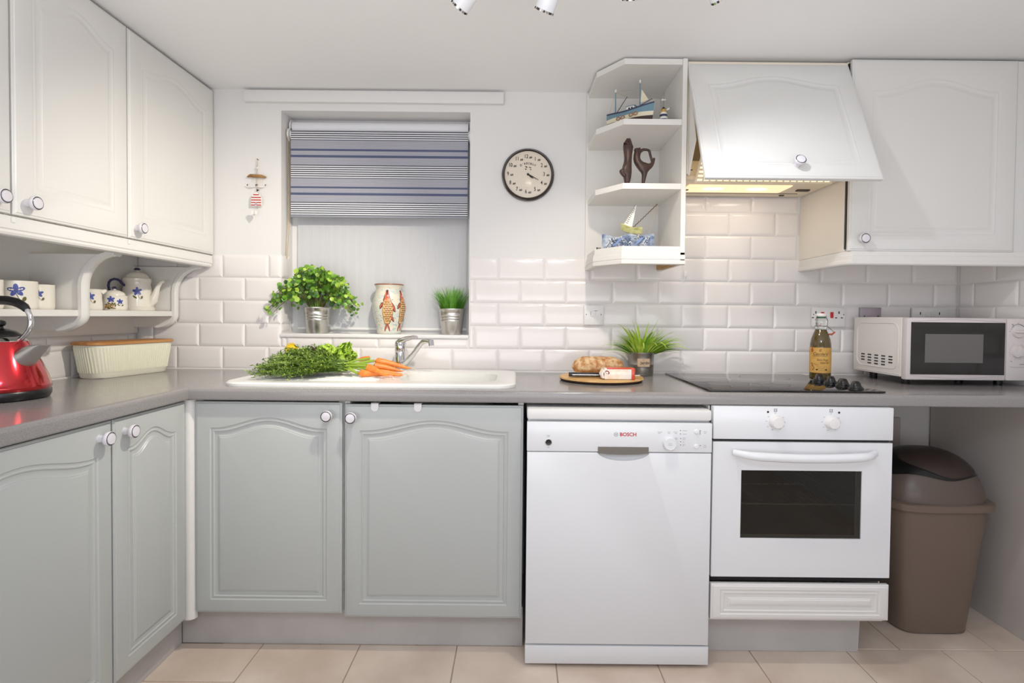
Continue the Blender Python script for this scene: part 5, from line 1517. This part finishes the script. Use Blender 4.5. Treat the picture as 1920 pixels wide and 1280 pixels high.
m.add(vs, fs, ms); m.build('hull', [HULLB, CREAMW, BLUEW, NAVYW, mat('deck_tan', (176, 160, 132), .7)], r, 30)
m = MB(); m.xf = Matrix.Translation(hp3(.52, 0, .074)) @ Matrix.Rotation(math.atan2(ax.y, ax.x), 4, 'Z')
m.box(-.017, .017, -.012, .012, 0, .018, 0).box(-.019, .019, -.014, .014, .018, .0205, 1).box(-.008, -.001, -.0125, -.0115, .006, .014, 2).box(.004, .011, -.0125, -.0115, .006, .014, 2); m.build('wheelhouse', [WHITEW, BLUEW, BLKW], r, 0, world=True)
for u, top, nm in ((.16, .168, 0), (.70, .178, 1)):
    m = MB(); m.tube([hp3(u, 0, .070), hp3(u, 0, top)], [.0028, .002], 8); m.tube([hp3(u, 0, top), hp3(u, 0, top + .012)], .0034, 8, mi=1); m.build('mast', [BLUEW, WHITEW], r)
m = MB(); m.tube([hp3(.17, 0, .080), hp3(.42, 0, .138)], .0016, 6); m.tube([hp3(.71, 0, .090), hp3(.96, 0, .104)], .0016, 6); m.build('boom', NAVYW, r)
m = MB(); m.prism([(0, 0), (.034, .004), (.004, .052)], -.0006, .0006, lambda u, v, w: tuple(Vector(hp3(.715, 0, .100)) + ax * u + Vector((0, 0, v)) + sd * w)); m.build('sail', CREAMW, r, 0)
m = MB()
for p, q in (((.16, .172), (0, .075)), ((.16, .172), (.52, .160)), ((.70, .178), (1.0, .09)), ((.16, .168), (.42, .138))): m.tube([hp3(p[0], 0, p[1]), hp3(q[0], 0, q[1])], .0004, 4)
tag(m.build('rigging', STRING, r), kind='stuff')
for u in (.30, .40, .58, .68):
    m = MB(); c = Vector(hp3(u, -.0285, .044 + .012 * u)); m.tube([c + ax * (.008 * math.cos(t)) + Vector((0, 0, .006 * math.sin(t))) for t in [2 * PI * k / 14 for k in range(14)]], .002, 6, closed=True); m.build('fender', TYRE, r, 60)
# lighthouse
LH = (.570, -.25, Z1)
r = thing('model_lighthouse', 'small black and white striped lighthouse ornament beside the model boat', 'ornament', LH)
m = MB(); m.lathe([(.020, 0), (.0195, .008), (.0175, .018), (.0165, .027), (.0150, .037), (.0140, .046), (.0125, .054)], 28, LH, mi=[0, 1, 0, 1, 0, 1]); m.build('tower', [NAVYW, WHITEW], r, 40)
m = MB(); m.lathe([(.014, .054), (.014, .057), (.008, .058), (.008, .066), (.0095, .067), (.003, .076), (0, .078)], 20, LH, mi=[0, 0, 0, 0, 1, 1], cap1=False); m.build('lantern', [GOLDW, BLKW], r, 40)
m = MB(); m.tube([(LH[0], LH[1], Z1 + .076), (LH[0] + .001, LH[1], Z1 + .10), (LH[0] + .002, LH[1], Z1 + .135)], .0006, 5); m.tube([(LH[0] + .008, LH[1] - .006, Z1 + .06), (LH[0] + .018, LH[1] - .008, Z1 + .068)], .0006, 5); m.build('wire', WIRE, r)
m = MB(); m.tube([(LH[0] - .009, LH[1] - .002, Z1 + .103), (LH[0], LH[1] - .003, Z1 + .106), (LH[0] + .008, LH[1] - .002, Z1 + .103)], [.002, .006, .002], 10); m.tube([(LH[0] - .001, LH[1] - .008, Z1 + .106), (LH[0] - .001, LH[1] - .0095, Z1 + .106)], .002, 8, mi=1)
m.build('top_bird', [WHITEW, BLKW], r)
m = MB(); m.tube([(LH[0] + .010, LH[1] - .008, Z1 + .062), (LH[0] + .017, LH[1] - .008, Z1 + .066), (LH[0] + .022, LH[1] - .008, Z1 + .071)], [.0015, .004, .002], 8); m.tube([(LH[0] + .021, LH[1] - .008, Z1 + .070), (LH[0] + .025, LH[1] - .008, Z1 + .071)], .0018, 6, mi=1); m.build('side_bird', [WHITEW, BLKW], r)

# figurines by skin modifier
def skin_mesh(name, verts, edges, radii, root=0, sub=2):
    me = bpy.data.meshes.new(name); me.from_pydata(verts, edges, []); o = bpy.data.objects.new(name, me); COL.objects.link(o)
    sk = o.modifiers.new('skin', 'SKIN'); sk.use_smooth_shade = True
    for i, rd in enumerate(radii):
        q = rd if isinstance(rd, tuple) else (rd, rd); me.skin_vertices[0].data[i].radius = q
    me.skin_vertices[0].data[root].use_root = True
    ss = o.modifiers.new('sub', 'SUBSURF'); ss.levels = sub; ss.render_levels = sub
    bpy.context.view_layer.update()
    dg = bpy.context.evaluated_depsgraph_get(); nm = bpy.data.meshes.new_from_object(o.evaluated_get(dg)); bpy.data.objects.remove(o); bpy.data.meshes.remove(me)
    nm.shade_smooth(); return nm
Z2 = 1.6625
s_ = 1 / 8 / 477.0
def fg(cx, cy, y0=0.0): return lambda px, py, dy=0.0: ((px - cx) * s_, dy, (cy - py) * s_)
F = fg(700, 815)
r = thing('figurine', 'dark bronze figurine with arms stretched overhead on the middle end shelf', 'figurine', (.424, -.275, Z2 + .005))
V = [F(700, 620), F(705, 520), F(716, 440), F(712, 340), F(708, 262), F(664, 236, .002), F(690, 170), F(717, 122), F(756, 236, -.002), F(740, 175), F(722, 118),
     F(715, 690), F(706, 760), F(702, 806), F(640, 625, -.006), F(596, 612, -.010), F(650, 668, -.008), F(690, 700, -.008), F(690, 808, -.012), F(708, 225, .004)]
E_ = [(0, 1), (1, 2), (2, 3), (3, 4), (4, 5), (5, 6), (6, 7), (4, 8), (8, 9), (9, 10), (0, 11), (11, 12), (12, 13), (0, 14), (14, 15), (15, 16), (16, 17), (13, 18), (4, 19)]
Rr = [.0165, .0145, .0125, .0140, .0130, .0085, .0065, .0055, .0085, .0065, .0055, .0125, .010, .0075, .0115, .0085, .0085, .007, .006, .009]
Rr = [q * (1.25 if q > .008 else 1.1) for q in Rr]
inst('body', set_mat(skin_mesh('figure', V, E_, Rr), BRONZE), r)
F = fg(950, 815)
r = thing('figurine', 'dark bronze figurine arched back holding its raised foot on the middle end shelf', 'figurine', (.489, -.265, Z2 + .005))
V = [F(975, 540), F(905, 505), F(862, 450), F(850, 385), F(860, 325), F(868, 290), F(838, 282), F(812, 278), F(900, 300), F(950, 275, -.003), F(1000, 278, -.003), F(1040, 285),
     F(975, 620), F(965, 700), F(955, 785), F(950, 806), F(935, 808, -.010), F(1030, 530), F(1085, 500), F(1112, 450), F(1108, 390), F(1062, 375), F(1085, 440), F(905, 240, .0), F(895, 262)]
E_ = [(0, 1), (1, 2), (2, 3), (3, 4), (4, 5), (5, 6), (6, 7), (4, 8), (8, 9), (9, 10), (10, 11), (0, 12), (12, 13), (13, 14), (14, 15), (15, 16), (0, 17), (17, 18), (18, 19), (19, 20), (11, 21), (21, 22), (22, 19), (5, 24), (24, 23)]
Rr = [.0150, .0150, .0140, .0125, .0115, .0110, .0085, .0055, .0075, .0058, .0052, .0055, .0105, .0078, .0062, .0062, .0055, .0120, .0085, .0070, .0055, .0048, .0052, .0022, .0045]
Rr = [q * (1.15 if q > .007 else 1.05) for q in Rr]
inst('body', set_mat(skin_mesh('figure', V, E_, Rr), BRONZE), r)

# ceramic boat on waves
Z3 = 1.4245
r = thing('ceramic_boat', 'ceramic sailing boat on blue waves on the lowest end shelf', 'ornament', (.44, -.2, Z3))
A_, B_ = Vector((.345, -.185, 0)), Vector((.550, -.225, 0)); ax = (B_ - A_).normalized(); sd = Vector((-ax.y, ax.x, 0))
def wv(u, s_, z): p = A_ + ax * (.205 * u) + sd * s_; return (p.x, p.y, Z3 + z)
m = MB(); rings = []
for i in range(41):
    u = i / 40; top = .056 + .007 * math.sin(u * 13 + 1.0) + .006 * (u > .7) * math.sin((u - .7) * 12)
    w = .024 + .002 * math.sin(u * 25)
    rings.append([wv(u, -w, 0.0003), wv(u, w, 0.0003), wv(u, w, top * .6), wv(u, w * .9, top), wv(u, -w * .9, top), wv(u, -w, top * .6)])
m.loft(rings); m.build('waves', WAVEB, r, 40)
m = MB()
for k in range(58):
    u = rnd.uniform(.03, .90); z0 = rnd.uniform(.008, .05); L = rnd.uniform(.03, .10)
    fnw = lambda a, b: wv(a, -.0268, b)
    ribbon(m, [(min(.99, u + L * t / 6), z0 + .006 * math.sin(t * .8 + k)) for t in range(7)], [.0008, .003, .004, .004, .003, .002, .0006], fnw, k % 3 // 2)
for u0 in (.28, .68):
    ribbon(m, [(u0 - .08, .012), (u0 - .02, .020), (u0 + .06, .036), (u0 + .12, .046)], [.001, .010, .014, .002], lambda a, b: wv(a, -.0275, b), 2)
tag(m.build('wave_strokes', [WAVED, WHITEW, mat('wave_light_blue', (120, 140, 186), .2)], r, 0, recalc=False), kind='stuff')
m = MB(); rings = []
for i in range(11):
    u = i / 10; bw = .017 * math.sin(PI * (.12 + .80 * u)) ** .6; c = Vector(wv(.36 + .42 * u, 0, .062)) + Vector((0, 0, .012 * (1 - u) - .006 * u + .010 * (2 * u - 1) ** 2))
    rings.append([tuple(c + sd * a * bw + Vector((0, 0, b))) for a, b in ((-.4, 0), (.4, 0), (1, .022), (.8, .026), (-.8, .026), (-1, .022))])
m.loft(rings); m.build('hull', HULLG, r, 40)
def tri(a, b, c, th): 
    m = MB(); P = [Vector(q) for q in (a, b, c)]; m.add([p + sd * th for p in P] + [p - sd * th for p in P], [(0, 1, 2), (5, 4, 3), (0, 3, 4, 1), (1, 4, 5, 2), (2, 5, 3, 0)]); return m
tri(wv(.40, 0, .098), wv(.58, 0, .092), wv(.66, 0, .182), .002).build('sail', SAILG, r, 0)
m = MB()
for k in range(9): 
    t = .15 + .09 * k; a = Vector(wv(.42 + .22 * t, -.003, .100 + .076 * t)); m.tube([a, a + ax * .012 * (1 - t) + Vector((0, 0, -.004))], .0009, 4)
tag(m.build('sail_marks', FISHK, r), kind='stuff')
m = MB(); pts = [Vector(wv(.60 + .46 * t, 0, .090 + .092 * t)) + Vector((0, 0, .0018 * math.sin(t * 60))) for t in [k / 24 for k in range(25)]]; m.tube(pts, .0017, 6); m.build('rope_mast', ROPE, r)
m = MB(); m.tube([wv(.645, 0, .185), wv(.40, 0, .096)], .0008, 4); m.tube([wv(1.05, 0, .180), wv(.82, 0, .06)], .0005, 4); m.tube([wv(1.06, 0, .182), wv(.92, 0, .06)], .0005, 4); tag(m.build('rigging', STRING, r), kind='stuff')
m = MB(); m.tube([wv(-.02, -.012, .008), wv(-.085, -.014, .007)], .0018, 6); m.tube([wv(-.085, -.014, .007), wv(-.105, -.014, .007)], [.0042, .0045], 8, mi=1); m.build('beaded_pin', [ROPE, BLKW], r)

# ------------------------------------------------------------------ ceiling spotlight bar
r = thing('spotlight_bar', 'white ceiling spotlight bar with tilted cylindrical heads, mostly above the frame', 'light', (.18, -.95, ZC))
m = MB(); m.box(-.22, .62, -.965, -.925, ZC - .022, ZC - .001, b=.004); m.build('bar', WHITE, r)
heads = (((-.160, -.95, 1.966), (-.72, .48, -.69), 58.0, (1, .93, .80)), ((.064, -.95, 1.958), (-.34, .52, -.80), 3.5, None), ((.295, -.95, 1.992), (.08, .56, -.82), 21.5, (1, .91, .78)), ((.53, -.95, 1.995), (.62, .46, -.76), 11.5, (.96, .96, 1)))
for c, d, pw_, co_ in heads:
    d = Vector(d).normalized(); c = Vector(c); q = d.to_track_quat('Z', 'Y').to_matrix().to_4x4()
    m = MB(); m.xf = Matrix.Translation(c) @ q
    m.lathe([(.0, -.105), (.022, -.104), (.026, -.098), (.026, -.006), (.0255, -.004), (.023, -.004), (.022, -.02)], 32, cap0=False, cap1=False); hd_o = m.build('lamp_head', WHITE, r, 40)
    m = MB(); m.xf = Matrix.Translation(c) @ q
    for k in range(18):
        a = 2 * PI * k / 18; m.box(.0232, .0262, -.002, .002, -.0045, .002) if False else None
        mm = Matrix.Translation(c) @ q @ Matrix.Rotation(a, 4, 'Z'); m.xf = mm; m.box(.0235, .0262, -.0026, .0026, -.004, .0015, k % 2)
    m.build('slotted_rim', [CHROME, PRINTD], hd_o, 0)
    m = MB(); m.xf = Matrix.Translation(c) @ q; m.lathe([(.022, -.018), (0, -.016)], 24, cap0=False, cap1=False); m.build('lamp', LAMPE, hd_o)
    m = MB(); top = c - d * .06; m.tube([top, (top.x, -.945, ZC - .02)], .006, 10); m.build('swivel_arm', CHROME, r)
    spot(c + d * .012, d, pw_, co_)
